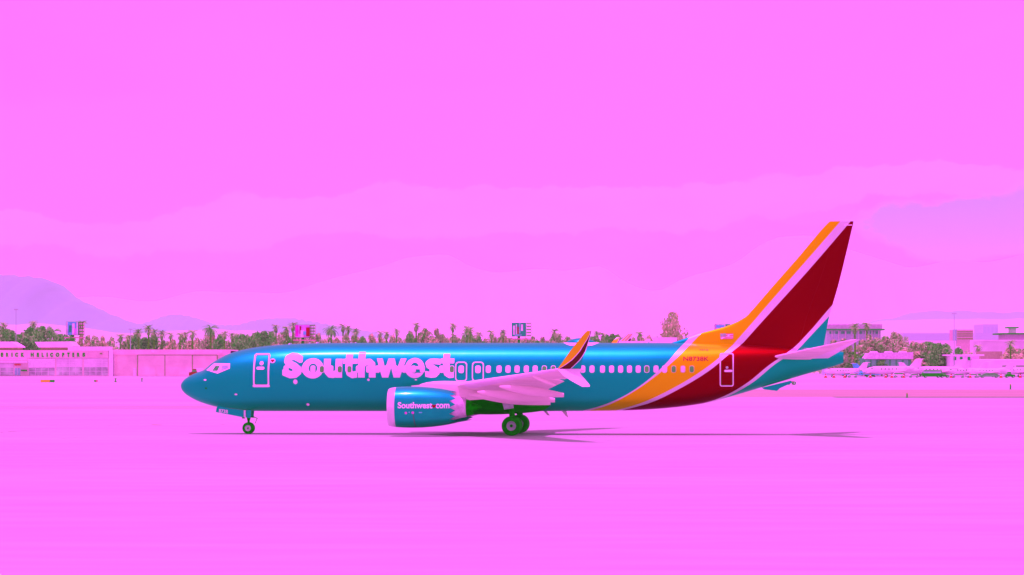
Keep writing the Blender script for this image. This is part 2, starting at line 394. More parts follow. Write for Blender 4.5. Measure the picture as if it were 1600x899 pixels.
# livery: stripe edges as curves x(z) in the aircraft's own coordinates
stripe_px = [
    [(911, 641.8), (938, 634.8), (975.7, 619), (1013.5, 594), (1043.8, 566), (1070, 535.7), (1081.6, 524.3), (1110, 492), (1260, 330)],
    [(921, 641.8), (946, 635), (983, 617), (1018, 594), (1052, 566), (1082, 535.7), (1095, 522.4), (1124, 490), (1275, 330)],
    [(962, 641.6), (998, 631.5), (1043.8, 611), (1089, 585), (1127, 556.5), (1157, 526), (1180, 499), (1312.4, 347), (1320, 338)],
    [(971, 641.6), (1013.5, 630.5), (1059, 609.4), (1112, 577), (1142, 551.5), (1162, 535.2), (1184, 510.5), (1265.7, 420), (1325, 351), (1336, 338)],
    [(1060, 641), (1123, 622.7), (1164.9, 600), (1202.7, 569.7), (1225, 554.6), (1240.5, 543), (1301, 476), (1400, 368)],
    [(1075, 641), (1133.5, 621), (1170, 602), (1214, 567), (1246, 547), (1262, 530), (1296, 494), (1400, 384)]]
Z0, Z1, X0, X1 = 1.0, 13.0, 20.0, 44.0
def livery(name, extra_top=False):
    m = bpy.data.materials.new(name); m.use_nodes = True
    n = m.node_tree.nodes; l = m.node_tree.links; b = n['Principled BSDF']
    b.inputs['Roughness'].default_value = 0.40; b.inputs['Metallic'].default_value = 0.7; b.inputs['Coat Weight'].default_value = 0.06 if AS_SUPPLIED else .6; b.inputs['Coat Roughness'].default_value = 0.15
    b.inputs['Specular IOR Level'].default_value = 0.03 if AS_SUPPLIED else .35
    t = n.new('ShaderNodeTexCoord'); sx = n.new('ShaderNodeSeparateXYZ'); l.new(t.outputs['Object'], sx.inputs[0])
    def math_(op, a, c_=None, d=None):
        q = n.new('ShaderNodeMath'); q.operation = op
        for i, s_ in enumerate((a, c_, d)):
            if s_ is None: continue
            if isinstance(s_, (int, float)): q.inputs[i].default_value = s_
            else: l.new(s_, q.inputs[i])
        return q.outputs[0]
    zn = math_('DIVIDE', math_('SUBTRACT', sx.outputs[2], Z0), Z1 - Z0)
    xn = math_('DIVIDE', math_('SUBTRACT', sx.outputs[0], X0), X1 - X0)
    cols = [(38, 74, 182), (240, 240, 242), (255, 206, 16), (240, 240, 242), (214, 22, 16), (240, 240, 242), (38, 74, 176)]
    # slow weathering of the paint
    no = n.new('ShaderNodeTexNoise'); no.inputs['Scale'].default_value = 0.5; no.inputs['Detail'].default_value = 6
    l.new(t.outputs['Object'], no.inputs['Vector'])
    cur = n.new('ShaderNodeRGB'); cur.outputs[0].default_value = C(cols[0]); cur = cur.outputs[0]
    for k, pts in enumerate(stripe_px):
        fc = n.new('ShaderNodeFloatCurve'); cv = fc.mapping.curves[0]
        loc = sorted(((P(a, q)[1] - Z0) / (Z1 - Z0), (P(a, q)[0] - X0) / (X1 - X0)) for a, q in pts)
        loc = [(max(0, min(1, a)), max(0, min(1, q))) for a, q in loc]
        fn = pchip([a for a, q in loc], [q for a, q in loc])
        zs = list(np.linspace(loc[0][0], .36, 20)) + list(np.linspace(.36, min(1, loc[-1][0]), 8))[1:]
        cv.points[0].location = (0, fn(loc[0][0])); cv.points[1].location = (1, fn(loc[-1][0]))
        for a in zs:
            if 0.003 < a < 0.997: cv.points.new(a, fn(a))
        for p_ in cv.points: p_.handle_type = 'VECTOR'
        fc.mapping.update(); l.new(zn, fc.inputs['Value'])
        gt = math_('GREATER_THAN', xn, fc.outputs[0])
        mx = n.new('ShaderNodeMix'); mx.data_type = 'RGBA'; l.new(gt, mx.inputs[0]); l.new(cur, mx.inputs[6])
        mx.inputs[7].default_value = C(cols[k + 1]); cur = mx.outputs[2]
    hs = n.new('ShaderNodeMix'); hs.data_type = 'RGBA'; hs.blend_type = 'MULTIPLY'
    l.new(cur, hs.inputs[6]); hs.inputs[0].default_value = 1.0
    vr = n.new('ShaderNodeMapRange'); vr.inputs[3].default_value = 0.93; vr.inputs[4].default_value = 1.03
    l.new(no.outputs['Fac'], vr.inputs[0]); l.new(vr.outputs[0], hs.inputs[7]); l.new(hs.outputs[2], b.inputs['Base Color'])
    # faint skin waviness
    wv = n.new('ShaderNodeTexNoise'); wv.inputs['Scale'].default_value = 1.1; wv.inputs['Detail'].default_value = 2
    l.new(t.outputs['Object'], wv.inputs['Vector'])
    bu = n.new('ShaderNodeBump'); bu.inputs['Strength'].default_value = 0.12; bu.inputs['Distance'].default_value = 0.03
    l.new(wv.outputs['Fac'], bu.inputs['Height']); l.new(bu.outputs[0], b.inputs['Normal']); l.new(bu.outputs[0], b.inputs['Coat Normal'])
    return m
M_liv = livery('airline_livery')
M_blue = mat('blue_paint', (38, 74, 184), 0.40, metal=.7, coat=.15, var=.03, spec=.06)
M_white = mat('white_paint', (240, 240, 242), 0.4, k=1.3, var=.03, scale=.8, coat=.2)
M_wing = mat('pale_grey_wing_paint', (190, 172, 164), 0.45, k=1.15, var=.05, scale=.9, stretch=(.4, 1.5, 1))
M_yel = mat('yellow_paint', (255, 196, 16), 0.35, var=.02, coat=.4)
M_red = mat('red_paint', (180, 22, 24), 0.35, var=.02, coat=.4)
M_metal = mat('polished_lip_metal', (226, 226, 230), 0.22, metal=0.6 if not AS_SUPPLIED else 0.35, var=.02)
M_steel = mat('brushed_nozzle_metal', (196, 178, 172), 0.4, metal=0.4, var=.12, scale=3)
M_hot = mat('heat_stained_metal', (66, 60, 58), 0.5, metal=.3, var=.2, scale=4)
M_black = mat('black_rubber', (38, 38, 38), 0.75, var=.15, scale=5, spec=.3)
M_darkg = mat('dark_grey_metal', (70, 68, 68), 0.6, var=.2, scale=4)
M_hub = mat('grey_wheel_metal', (168, 160, 168), 0.45, metal=.2, var=.08, scale=6)
M_hubw = mat('white_wheel_metal', (206, 206, 212), 0.45, var=.08, scale=6)
M_glass = mat('dark_cabin_glass', (112, 116, 116), 0.08, var=.1, spec=.8)
M_shade = mat('drawn_window_shade', (228, 226, 228), 0.5, var=.02)
M_seal = mat('panel_seam_blue', (32, 56, 140), 0.5, var=.05)

b = MB(); b.rings(rs); fus = b.build('fuselage', M_liv, plane, smooth=True)

def fdecal(name, poly, m, parent=plane, off=.012, side=-1, hole=None, step=.06):
    """thin patch following the fuselage skin; poly (and optionally a hole with as many points) in aircraft x, z"""
    if hole:
        vs = [(x, side * fus_y(x, z, off), z) for x, z in poly + hole]; n = len(poly)
        fs = [(i, (i + 1) % n, n + (i + 1) % n, n + i) for i in range(n)]
    else:
        cx = sum(p[0] for p in poly) / len(poly); cz = sum(p[1] for p in poly) / len(poly); n = len(poly); vs = []
        for t in (1, .66, .33):
            for x, z in poly:
                X, Z = cx + (x - cx) * t, cz + (z - cz) * t; vs.append((X, side * fus_y(X, Z, off), Z))
        vs.append((cx, side * fus_y(cx, cz, off), cz)); fs = []
        for k in range(2):
            for i in range(n): fs.append((k * n + i, k * n + (i + 1) % n, (k + 1) * n + (i + 1) % n, (k + 1) * n + i))
        fs += [(2 * n + i, 2 * n + (i + 1) % n, 3 * n) for i in range(n)]
    o = sheet(name, vs, fs, m, parent, smooth=True); return o
def rrect(x0, x1, z0, z1, r, n=5, sub=0):
    pts = []
    for cx, cz, a0 in ((x1 - r, z0 + r, -90), (x1 - r, z1 - r, 0), (x0 + r, z1 - r, 90), (x0 + r, z0 + r, 180)):
        for i in range(n + 1):
            a = math.radians(a0 + 90 * i / n); pts.append((cx + r * math.cos(a), cz + r * math.sin(a)))
    if sub:
        out = []
        for i, p in enumerate(pts):
            q = pts[(i + 1) % len(pts)]; L_ = math.hypot(q[0] - p[0], q[1] - p[1]); k = max(1, int(L_ / sub)) if L_ > sub * 1.5 else 1
            if i % (n + 1) == n: k = sub_n
            else: k = 1
            out += [(p[0] + (q[0] - p[0]) * j / k, p[1] + (q[1] - p[1]) * j / k) for j in range(k)]
        return out
    return pts
sub_n = 10
def frame_ring(name, x0, x1, z0, z1, r, t, m, parent=plane, off=.014, tb=None):
    tb = t if tb is None else tb
    return fdecal(name, rrect(x0, x1, z0, z1, r, sub=1), m, parent, off, hole=rrect(x0 + t, x1 - t, z0 + tb, z1 - t, max(.02, r - t * .6), sub=1))
def prect(px0, px1, py0, py1):
    (a, zt_), (c_, zb_) = P(px0, py0, -1.85), P(px1, py1, -1.85); return a, c_, zb_, zt_

# cabin windows: white surround, and a shade or dark pane as a sub-part
win_px = [447, 461, 475, 489, 503, 517, 531, 546, 560, 576, 590, 604, 618, 632, 646, 660, 675, 690, 706, 763, 779.8, 793.8, 808, 822.4, 836.2, 850.4, 864.6, 878.5, 895, 910.6, 925, 941.4, 955.6, 969.7, 983.6, 997.2, 1010.6, 1025, 1038.4, 1052.6, 1067, 1080.8]
dark = {503, 531, 546, 706, 850.4, 864.6, 1010.6, 1052.6, 1080.8}
for w_ in win_px:
    x0, x1, z0, z1 = prect(w_ - 3.9, w_ + 3.9, 571.3, 582.8)
    f_ = fdecal('window', rrect(x0, x1, z0, z1, .11), M_white if 440 < w_ < 1045 else mat('amber_window_rim', (236, 190, 120), .4), off=.020)
    x0, x1, z0, z1 = prect(w_ - 3.1, w_ + 3.1, 572.3, 581.9)
    fdecal('pane', rrect(x0, x1, z0, z1, .09), M_glass if w_ in dark else M_shade, f_, off=.027)
# doors and exits
def door(px0, px1, py0, py1, t, r, name='door', label=None, bot=None):
    x0, x1, z0, z1 = prect(px0, px1, py0, py1)
    d_ = frame_ring(name, x0, x1, z0, z1, r, t, M_white, tb=bot)
    g_ = frame_ring('gasket', x0 + t + .01, x1 - t - .01, z0 + (bot or t) + .01, z1 - t - .01, r * .7, .012, M_seal, d_, .016)
    if label: d_['label'] = label
    return d_
d1 = door(395.2, 420.6, 552.2, 604.6, .095, .14, label='forward cabin door with round window', bot=.13)
x0, x1, z0, z1 = prect(405, 411, 564.6, 571); fdecal('door_window', rrect(x0, x1, z0, z1, .1), M_white, d1, .02)
x0, x1, z0, z1 = prect(400.5, 413, 573.2, 577.8); fdecal('handle', rrect(x0, x1, z0, z1, .075), M_white, d1, .03)
x0, x1, z0, z1 = prect(394.4, 421.4, 601.4, 605.2); fdecal('sill', rrect(x0, x1, z0, z1, .06), M_white, d1, .018)
for a in (711.2, 737.4):
    d_ = door(a, a + 18.6, 565.4, 596.2, .062, .19, 'emergency_exit', 'overwing exit outlined in white')
    x0, x1, z0, z1 = prect(a + 5.2, a + 13.6, 571.4, 583.2); w2 = fdecal('exit_window', rrect(x0, x1, z0, z1, .11), M_white, d_, .02)
d3 = door(1124.4, 1146.4, 551.8, 604.4, .062, .12, label='aft cabin door across the red stripe')
x0, x1, z0, z1 = prect(1134, 1138, 572.6, 576.4); fdecal('door_window', rrect(x0, x1, z0, z1, .06), M_hub, d3, .02)
x0, x1, z0, z1 = prect(1131.5, 1144.5, 578, 581.6); fdecal('handle', rrect(x0, x1, z0, z1, .06), M_white, d3, .03)

# SOUTHWEST title, one mesh per letter, laid over the curved skin
def fus_text(body, box, off, bold=.05, m=M_white, name='letter', parent=plane, proud=.017, stepv=.045):
    vs, fs = text_cells(body, bold, None, stepv)
    x0, x1, z0, z1 = prect(*box)
    out = []
    for u, v_ in vs:
        x, z = x0 + (x1 - x0) * u, z0 + (z1 - z0) * v_
        out.append((x, -fus_y(x, z, proud), z))
    return sheet(name, out, fs, m, parent, smooth=True)
# heavy rounded title letters: strokes joined as one outline, measured in photo pixels on the cabin side
def g_seg(X, Y, a, q, hw):
    dx, dy = q[0] - a[0], q[1] - a[1]; t = np.clip(((X - a[0]) * dx + (Y - a[1]) * dy) / (dx * dx + dy * dy), 0, 1)
    return np.hypot(X - a[0] - t * dx, Y - a[1] - t * dy) - hw
def g_line(pts, hw): return lambda X, Y: np.minimum.reduce([g_seg(X, Y, a, q, hw) for a, q in zip(pts[:-1], pts[1:])])
def g_rect(x0, x1, y0, y1): return lambda X, Y: np.maximum(np.maximum(x0 - X, X - x1), np.maximum(y0 - Y, Y - y1))
def g_ell(cx, cy_, rx, ry): return lambda X, Y: (np.hypot((X - cx) / rx, (Y - cy_) / ry) - 1) * min(rx, ry)
def g_or(*f): return lambda X, Y: np.minimum.reduce([g(X, Y) for g in f])
def g_cut(f, *h): return lambda X, Y: np.maximum.reduce([f(X, Y)] + [-g(X, Y) for g in h])
def g_and(*f): return lambda X, Y: np.maximum.reduce([g(X, Y) for g in f])
TITLE = [
 (g_and(g_line([(469, 561.5), (462, 557.6), (455.5, 557), (450, 560), (449.4, 565), (453, 569.2), (460, 572.4), (465.2, 576.6), (465.6, 581.8), (461, 585.4), (454, 585.8), (445.4, 582.2)], 5.6), g_rect(441.6, 472.4, 550, 592)), 441, 473),
 (g_cut(g_ell(488.8, 575.8, 16.8, 15.9), g_ell(489.2, 575.6, 6.7, 7.2)), 471, 506),
 (g_or(g_rect(506, 516.6, 561, 577), g_rect(524.2, 534.8, 561, 590.4), g_line([(511.3, 575), (512, 581), (516, 585.6), (521, 586), (528, 582)], 4.9)), 505, 536),
 (g_or(g_rect(540, 550.6, 554, 580), g_rect(535.8, 558.6, 561, 568.6), g_and(g_line([(545.3, 578), (546.6, 583.2), (551, 586), (560, 584.6)], 5.2), g_rect(530, 558.4, 560, 592))), 535, 560),
 (g_or(g_rect(559.6, 570.2, 550, 590.2), g_line([(566, 570), (571.5, 566), (577, 565.6), (581.4, 569.4), (581.9, 575)], 4.9), g_rect(576.6, 587.2, 574, 590.2)), 559, 588),
 (g_and(g_or(g_line([(591.6, 556), (602.4, 592)], 4.3), g_line([(602.4, 592), (611.4, 558)], 4.1), g_line([(611.4, 558), (620, 592)], 4.1), g_line([(620, 592), (631.8, 556)], 4.3)), g_rect(586, 637, 560.4, 590.2)), 586, 637),
 (g_or(g_cut(g_ell(648.2, 575.3, 15.3, 15.8), g_ell(648.2, 575.2, 6.4, 8.4), g_rect(650, 665, 577.4, 582.8)), g_rect(638, 662.6, 572.4, 577.3)), 632, 665),
 (g_and(g_line([(688, 565.6), (680, 564.9), (673, 565), (669.2, 567.8), (670.5, 571.8), (676, 574.8), (681.4, 577.8), (683, 581.8), (679.5, 585.5), (673.5, 586), (664, 584.2)], 4.5), g_rect(664.6, 688.2, 559, 592)), 663, 690),
 (g_or(g_rect(692.2, 702.6, 553, 580), g_rect(688.4, 709.6, 560.4, 568), g_and(g_line([(697.4, 578), (698.8, 583.4), (703, 586), (712, 584.6)], 5.1), g_rect(680, 709.4, 560, 592))), 688, 711)]
def contour_cells(f, x0, x1, y0, y1, h=.5):
    """marching squares: the inside of f <= 0 as small polygons with clean edges"""
    xs_ = np.arange(x0, x1 + h, h); ys_ = np.arange(y0, y1 + h, h); X, Y = np.meshgrid(xs_, ys_); D = f(X, Y); vid = {}; vs = []; fs = []
    def V(key, p_):
        if key not in vid: vid[key] = len(vs); vs.append(p_)
        return vid[key]
    for j in range(len(ys_) - 1):
        for i in range(len(xs_) - 1):
            cs = [(i, j), (i + 1, j), (i + 1, j + 1), (i, j + 1)]; d_ = [D[q, p_] for p_, q in cs]
            if min(d_) > 0: continue
            poly = []
            for k in range(4):
                a, q = cs[k], cs[(k + 1) % 4]; da, dq = d_[k], d_[(k + 1) % 4]
                if da <= 0: poly.append(V(a, (xs_[a[0]], ys_[a[1]])))
                if (da <= 0) != (dq <= 0):
                    t = da / (da - dq); poly.append(V((min(a, q), max(a, q)), (xs_[a[0]] + t * (xs_[q[0]] - xs_[a[0]]), ys_[a[1]] + t * (ys_[q[1]] - ys_[a[1]]))))
            if len(poly) > 2: fs.append(tuple(reversed(poly)))
    return vs, fs
for g_, a, c_ in TITLE:
    vs, fs = contour_cells(g_, a, c_, 549, 592.5); out = []
    for px, py in vs:
        x, z = P(px, py, -1.8); out.append((x, -fus_y(x, z, .017), z))
    sheet('letter', out, fs, M_white, plane, smooth=True)
fus_text('N8738K', (1067.5, 1107.5, 557.4, 564.2), 0, .02, mat('mauve_red_lettering', (206, 80, 120), .5), 'registration', stepv=.2)
fus_text('737-8', (1092.6, 1106.4, 545.4, 548.2), 0, .02, mat('amber_lettering', (232, 150, 90), .5), 'type_lettering', stepv=.5)
# heart roundel beside the door, ports and sensors
def disc(px, py, rx, ry, m, name, label=None, off=.02, parent=plane):
    x, z = P(px, py, -1.8); n = 14
    rx /= 26.9; ry /= 26.9
    o = fdecal(name, [(x + rx * math.cos(a), z + ry * math.sin(a)) for a in [2 * math.pi * i / n for i in range(n)]], m, parent, off)
    if label: o['label'] = label
    return o
em = disc(425.4, 564, 4.3, 3.6, M_white, 'emblem', 'white roundel with a red heart')
x, z = P(425.4, 564, -1.8)
hp = [(0, -.5), (.42, -.02), (.5, .28), (.3, .46), (.08, .36), (0, .2), (-.08, .36), (-.3, .46), (-.5, .28), (-.42, -.02)]
fdecal('heart', [(x + a * .22, z + q * .17) for a, q in hp], mat('heart_red', (226, 26, 20), .4), em, .03)
for a, q, r1, r2 in ((461.8, 596.8, 3.4, 3.8), (478.4, 632.6, 2.4, 2), (576, 593.7, 1.9, 1.9), (650, 593.6, 1.9, 1)): disc(a, q, r1, r2, M_white, 'static_port')
for a, q in ((317.8, 593.9), (367.2, 616.6)): disc(a, q, 2.4, 1.3, M_white, 'sensor_plate')
disc(319, 607, 1.8, 1.5, M_black, 'pitot_vent')
# cockpit: white surround is frame and painted sky reflection in the glass; panes inset
def patch(name, pxs, m, off, parent=plane, ly=-1.2):
    pts = [P(a, q, ly) for a, q in pxs]
    dense = []
    for i, p_ in enumerate(pts):
        q = pts[(i + 1) % len(pts)]
        dense += [(p_[0] + (q[0] - p_[0]) * k / 6, p_[1] + (q[1] - p_[1]) * k / 6) for k in range(6)]
    vs = []; n = len(dense); cx = sum(p[0] for p in dense) / n; cz = sum(p[1] for p in dense) / n
    R = 9
    for k in range(R):
        t = 1 - k / R
        for x, z in dense:
            X, Z = cx + (x - cx) * t, cz + (z - cz) * t; vs.append((X, -fus_y(X, min(Z, zt(X) - .01), off), min(Z, zt(X) - .01 + off)))
    vs.append((cx, -fus_y(cx, cz, off), cz)); fs = []
    for k in range(R - 1):
        for i in range(n): fs.append((k * n + i, k * n + (i + 1) % n, (k + 1) * n + (i + 1) % n, (k + 1) * n + i))
    fs += [((R - 1) * n + i, (R - 1) * n + (i + 1) % n, R * n) for i in range(n)]
    return sheet(name, vs, fs, m, parent, smooth=True)
ws = patch('cockpit_glare_surround', [(360.2, 568.2), (360.6, 576), (341, 584), (333, 581.8), (327, 580), (320.5, 578.6), (327, 573), (332.6, 567.8)], M_white, .015)
M_cock = mat('cockpit_glass', (92, 112, 118), 0.06, var=.25, scale=2.5, spec=.9)
patch('cockpit_window', [(343.8, 571.6), (340.4, 579.4), (331.6, 579.6), (336, 572)], M_cock, .026, ws)
patch('cockpit_window', [(357.6, 570.8), (358, 575.2), (346.4, 579.2), (347.4, 571.6)], mat('cockpit_side_glass', (150, 158, 168), .08, var=.2, scale=2.5, spec=.9), .026, ws)
# crown fittings: antennas, strobe, satcom radome
for px, w_, h_ in ((452.5, 3.4, 1.6), (483, 1.4, 1.6), (495.6, 3, 1.8), (514.6, 1.2, 1.5), (548, 1.4, 1.2), (555, 1.6, 1.2), (1012, 2, 2)):
    x, z = P(px, 537); z = zt(x); b = MB(); w_ /= 26.9; h_ /= 26.9
    b.rings([[(x + w_ * a * s_ + t * .05, q * .04 * s_, z - .04 + (h_ + .04) * t) for a, q in ((-1, 0), (-.3, 1), (1, 0), (-.3, -1))] for t, s_ in ((0, 1), (1, .7))])
    b.build('antenna', M_white, plane)
xa, xb = P(876, 535)[0], P(941, 535)[0]; zc = zt(22)
b = MB(); rs_ = []
for i in range(25):
    t = i / 24; x = xa + (xb - xa) * t; k = max(.02, math.sin(math.pi * t) ** .55)
    rs_.append([(x, .95 * k * math.cos(a), zc - .16 + (.13 + .08 * k) * max(-.3, math.sin(a)) - .03 * 0) for a in [2 * math.pi * j / 20 for j in range(20)]])
b.rings(rs_); rad = b.build('antenna_fairing', M_white, plane, smooth=True); rad['label'] = 'white adapter plate under the roof radome'
b = MB(); rs_ = []
for i in range(25):
    t = i / 24; x = xa + .25 + (xb - xa - .5) * t; k = max(.01, math.sin(math.pi * t ** .9) ** .7)
    rs_.append([(x, .62 * k * math.cos(a), zc - .05 + .33 * k * math.sin(a)) for a in [2 * math.pi * j / 20 for j in range(20)]])
b.rings(rs_); b.build('radome', M_blue, rad, smooth=True)
# belly: wing to body fairing, blade antennas, tail skid
b = MB(); rs_ = []
x0, x1 = P(640, 640)[0], P(884, 640)[0]
for i in range(33):
    t = i / 32; x = x0 + (x1 - x0) * t; k = math.sin(math.pi * t) ** .32 if 0 < t < 1 else .02
    rs_.append([(x, 1.98 * k * math.cos(a), 2.1 + (.95 * k) * math.sin(a)) for a in [2 * math.pi * j / 36 for j in range(36)]])
b.rings(rs_); b.build('belly_fairing', mat('shaded_belly_blue', (36, 52, 104), .5, var=.1), plane, smooth=True)  # livery blue darkened to paint the shade under the belly
for pts in ([(848.5, 641.5), (853.5, 641.5), (859, 649.4), (855, 648.8)], [(877, 641.6), (884.6, 641.6), (888, 652.8), (884, 650)]):
    p4 = [P(a, q) for a, q in pts]; b = MB()
    b.rings([[(x, s_ * .02, z) for x, z in p4] for s_ in (-1, 1)]); b.build('blade_antenna', M_wing, plane)
pts = [(1190, 606), (1236, 595), (1238, 598), (1219, 606.6), (1214, 611), (1194, 608.6)]
p4 = [P(a, q) for a, q in pts]; b = MB(); b.rings([[(x, s_ * .17, z) for x, z in p4] for s_ in (-1, 1)]); b.build('tail_skid', M_blue, plane)
disc(1224, 554, 2.2, 1.4, M_black, 'outflow_vent')

# ---- fin and rudder
LE = [(1040, 538.5), (1050, 535.8), (1064, 531.2), (1078, 526.6), (1091, 521.8), (1106, 517.8), (1117, 515), (1131, 511.4), (1142, 507.4), (1153, 502.6), (1165, 495.6), (1180, 479.6), (1205, 450.6), (1249.5, 400), (1292, 350.4), (1296.5, 346.2)]
TE = [(1285.5, 548), (1287, 540), (1296, 494), (1301, 476), (1309, 449), (1321, 401), (1333.6, 347)]
le = [P(a, q) for a, q in LE]; te = [P(a, q) for a, q in TE]
fle = pchip([z for x, z in le], [x for x, z in le]); fte = pchip([z for x, z in te], [x for x, z in te])
ztop = le[-1][1]
zs = [5.0, 5.15] + [z for x, z in le[1:]] + [6.9, 7.3, 8, 8.7, 9.4, 10.3, 11, 11.8]
zs = sorted(set(round(z, 3) for z in zs if z <= ztop))
def sec(z, f0, f1, n=14):
    a, e_ = fle(z), fte(z); k = (z - 5) / (ztop - 5); T = .30 * (1 - k) + .11 * k; c_ = e_ - a
    def th(x):
        d_ = x - a; lead = min(1, math.sqrt(max(0, d_) / (2.2 * (1 - k) + .5)));
        tail = min(1, (e_ - x) / (c_ * .55 if c_ < 7 else 3.6)); return T * lead * (.04 + .96 * max(0, tail) ** .85) if d_ > .001 else 0.003
    X = [a + c_ * (f0 + (f1 - f0) * (1 - math.cos(math.pi * i / n)) / 2) for i in range(n + 1)]
    return [(x, -th(x), z) for x in X] + [(x, th(x), z) for x in reversed(X)]
b = MB(); hinge = lambda z: 1 - 1.15 / (fte(z) - fle(z)) * (1.25 - .5 * (z - 5) / 7.3)
b.rings([sec(z, 0, hinge(z)) for z in zs]); fin = b.build('fin', M_liv, plane, smooth=True)
b = MB(); b.rings([sec(z, hinge(z) + .0006, 1) for z in zs if z > 4.9]); b.build('rudder', M_liv, plane, smooth=True)
x0, z0 = P(1318, 351.6, -.2); b = MB(); b.box(x0 + .05, P(1332.4, 351)[0] - .04, -.135, .135, z0 - .035, z0 + .02); b.build('tip_stripe', M_white, plane)
# flag on the dorsal fin
fy = lambda x, z: -(abs(max(sec(z, 0, 1, 30), key=lambda p: -abs(p[0] - x))[1])) - .02
fx0, fz1 = P(1125.6, 521.2, -.3); fx1, fz0 = P(1145.6, 530.2, -.3)
def fin_quad(name, x0, x1, z0, z1, m, parent, o_):
    vs = []; nx = 8
    for j in range(3):
        for i in range(nx + 1):
            x = x0 + (x1 - x0) * i / nx; z = z0 + (z1 - z0) * j / 2
            zz = max(z, 5.05); vs.append((x, -max(.12, fus_y(x, z) if z < zt(x) else 0, abs(fy(x, zz))) - o_, z))
    fs = [(j * (nx + 1) + i, j * (nx + 1) + i + 1, (j + 1) * (nx + 1) + i + 1, (j + 1) * (nx + 1) + i) for j in range(2) for i in range(nx)]
    return sheet(name, vs, fs, m, parent)
flag = fin_quad('flag', fx0, fx1, fz0, fz1, M_white, plane, .01); flag['label'] = 'small striped national flag'
hh = (fz1 - fz0)
M_fr = mat('flag_red', (214, 120, 130), .5); M_fb = mat('flag_blue', (150, 140, 160), .5)
for k in range(4): fin_quad('flag_stripe', fx0, fx1, fz0 + hh * (2 * k) / 7, fz0 + hh * (2 * k + 1) / 7, M_fr, flag, .016)
fin_quad('flag_canton', fx0, fx0 + (fx1 - fx0) * .42, fz0 + hh * .46, fz1, M_fb, flag, .022)

# ---- lofted surfaces (wing, flaps, stabiliser)
def airfoil(n=16, f0=0.0, f1=1.0, t=.12, cam_=.015):
    up, lo = [], []
    for i in range(n + 1):
        x = f0 + (f1 - f0) * (1 - math.cos(math.pi * i / n)) / 2
        y = 5 * t * (.2969 * math.sqrt(x) - .126 * x - .3516 * x * x + .2843 * x ** 3 - .1036 * x ** 4)
        c_ = cam_ * 4 * x * (1 - x); up.append((x, c_ + y)); lo.append((x, c_ - y))
    return up + lo[::-1]
def surf(st, s, name, m, parent, f0=0., f1=1., nsub=3, droop=0.0, hingef=None):
    """st: stations (|y|, xLE, zLE, chord, twist as TE drop, thickness ratio)"""
    out = []
    for k in range(len(st) - 1):
        for j in range(nsub):
            t = j / nsub; out.append([a + (q - a) * t for a, q in zip(st[k], st[k + 1])])
    out.append(list(st[-1])); b = MB(); rr_ = []
    for y, xl, zl, c_, dz, th in out:
        ring = []
        for u, v_ in airfoil(14, f0, f1, th):
            z = zl - dz * u + v_ * c_; x = xl + u * c_
            if droop: z -= (u - f0) * c_ * droop
            ring.append((x, s * y, z))
        rr_.append(ring)
    b.rings(rr_); return b.build(name, m, parent, smooth=True)
def cut(st, ya, yb):
    def f(y):
        for p_, q in zip(st[:-1], st[1:]):
            if p_[0] <= y <= q[0]:
                t = (y - p_[0]) / (q[0] - p_[0]); return tuple(a + (c_ - a) * t for a, c_ in zip(p_, q))
        return st[-1] if y > st[-1][0] else st[0]
    return [f(ya)] + [p_ for p_ in st if ya < p_[0] < yb] + [f(yb)]
xt_, zt_ = P(871.5, 577.2, -17.0)
wst = [(1.2, 13.2, 2.62, 8.2, .62, .135), (1.9, 13.9, 2.70, 7.4, .60, .13), (5.0, 16.55, 2.88, 4.55, .42, .12), (5.9, 17.0, 2.96, 4.2, .38, .115), (17.0, xt_, zt_, 1.45, .04, .10)]
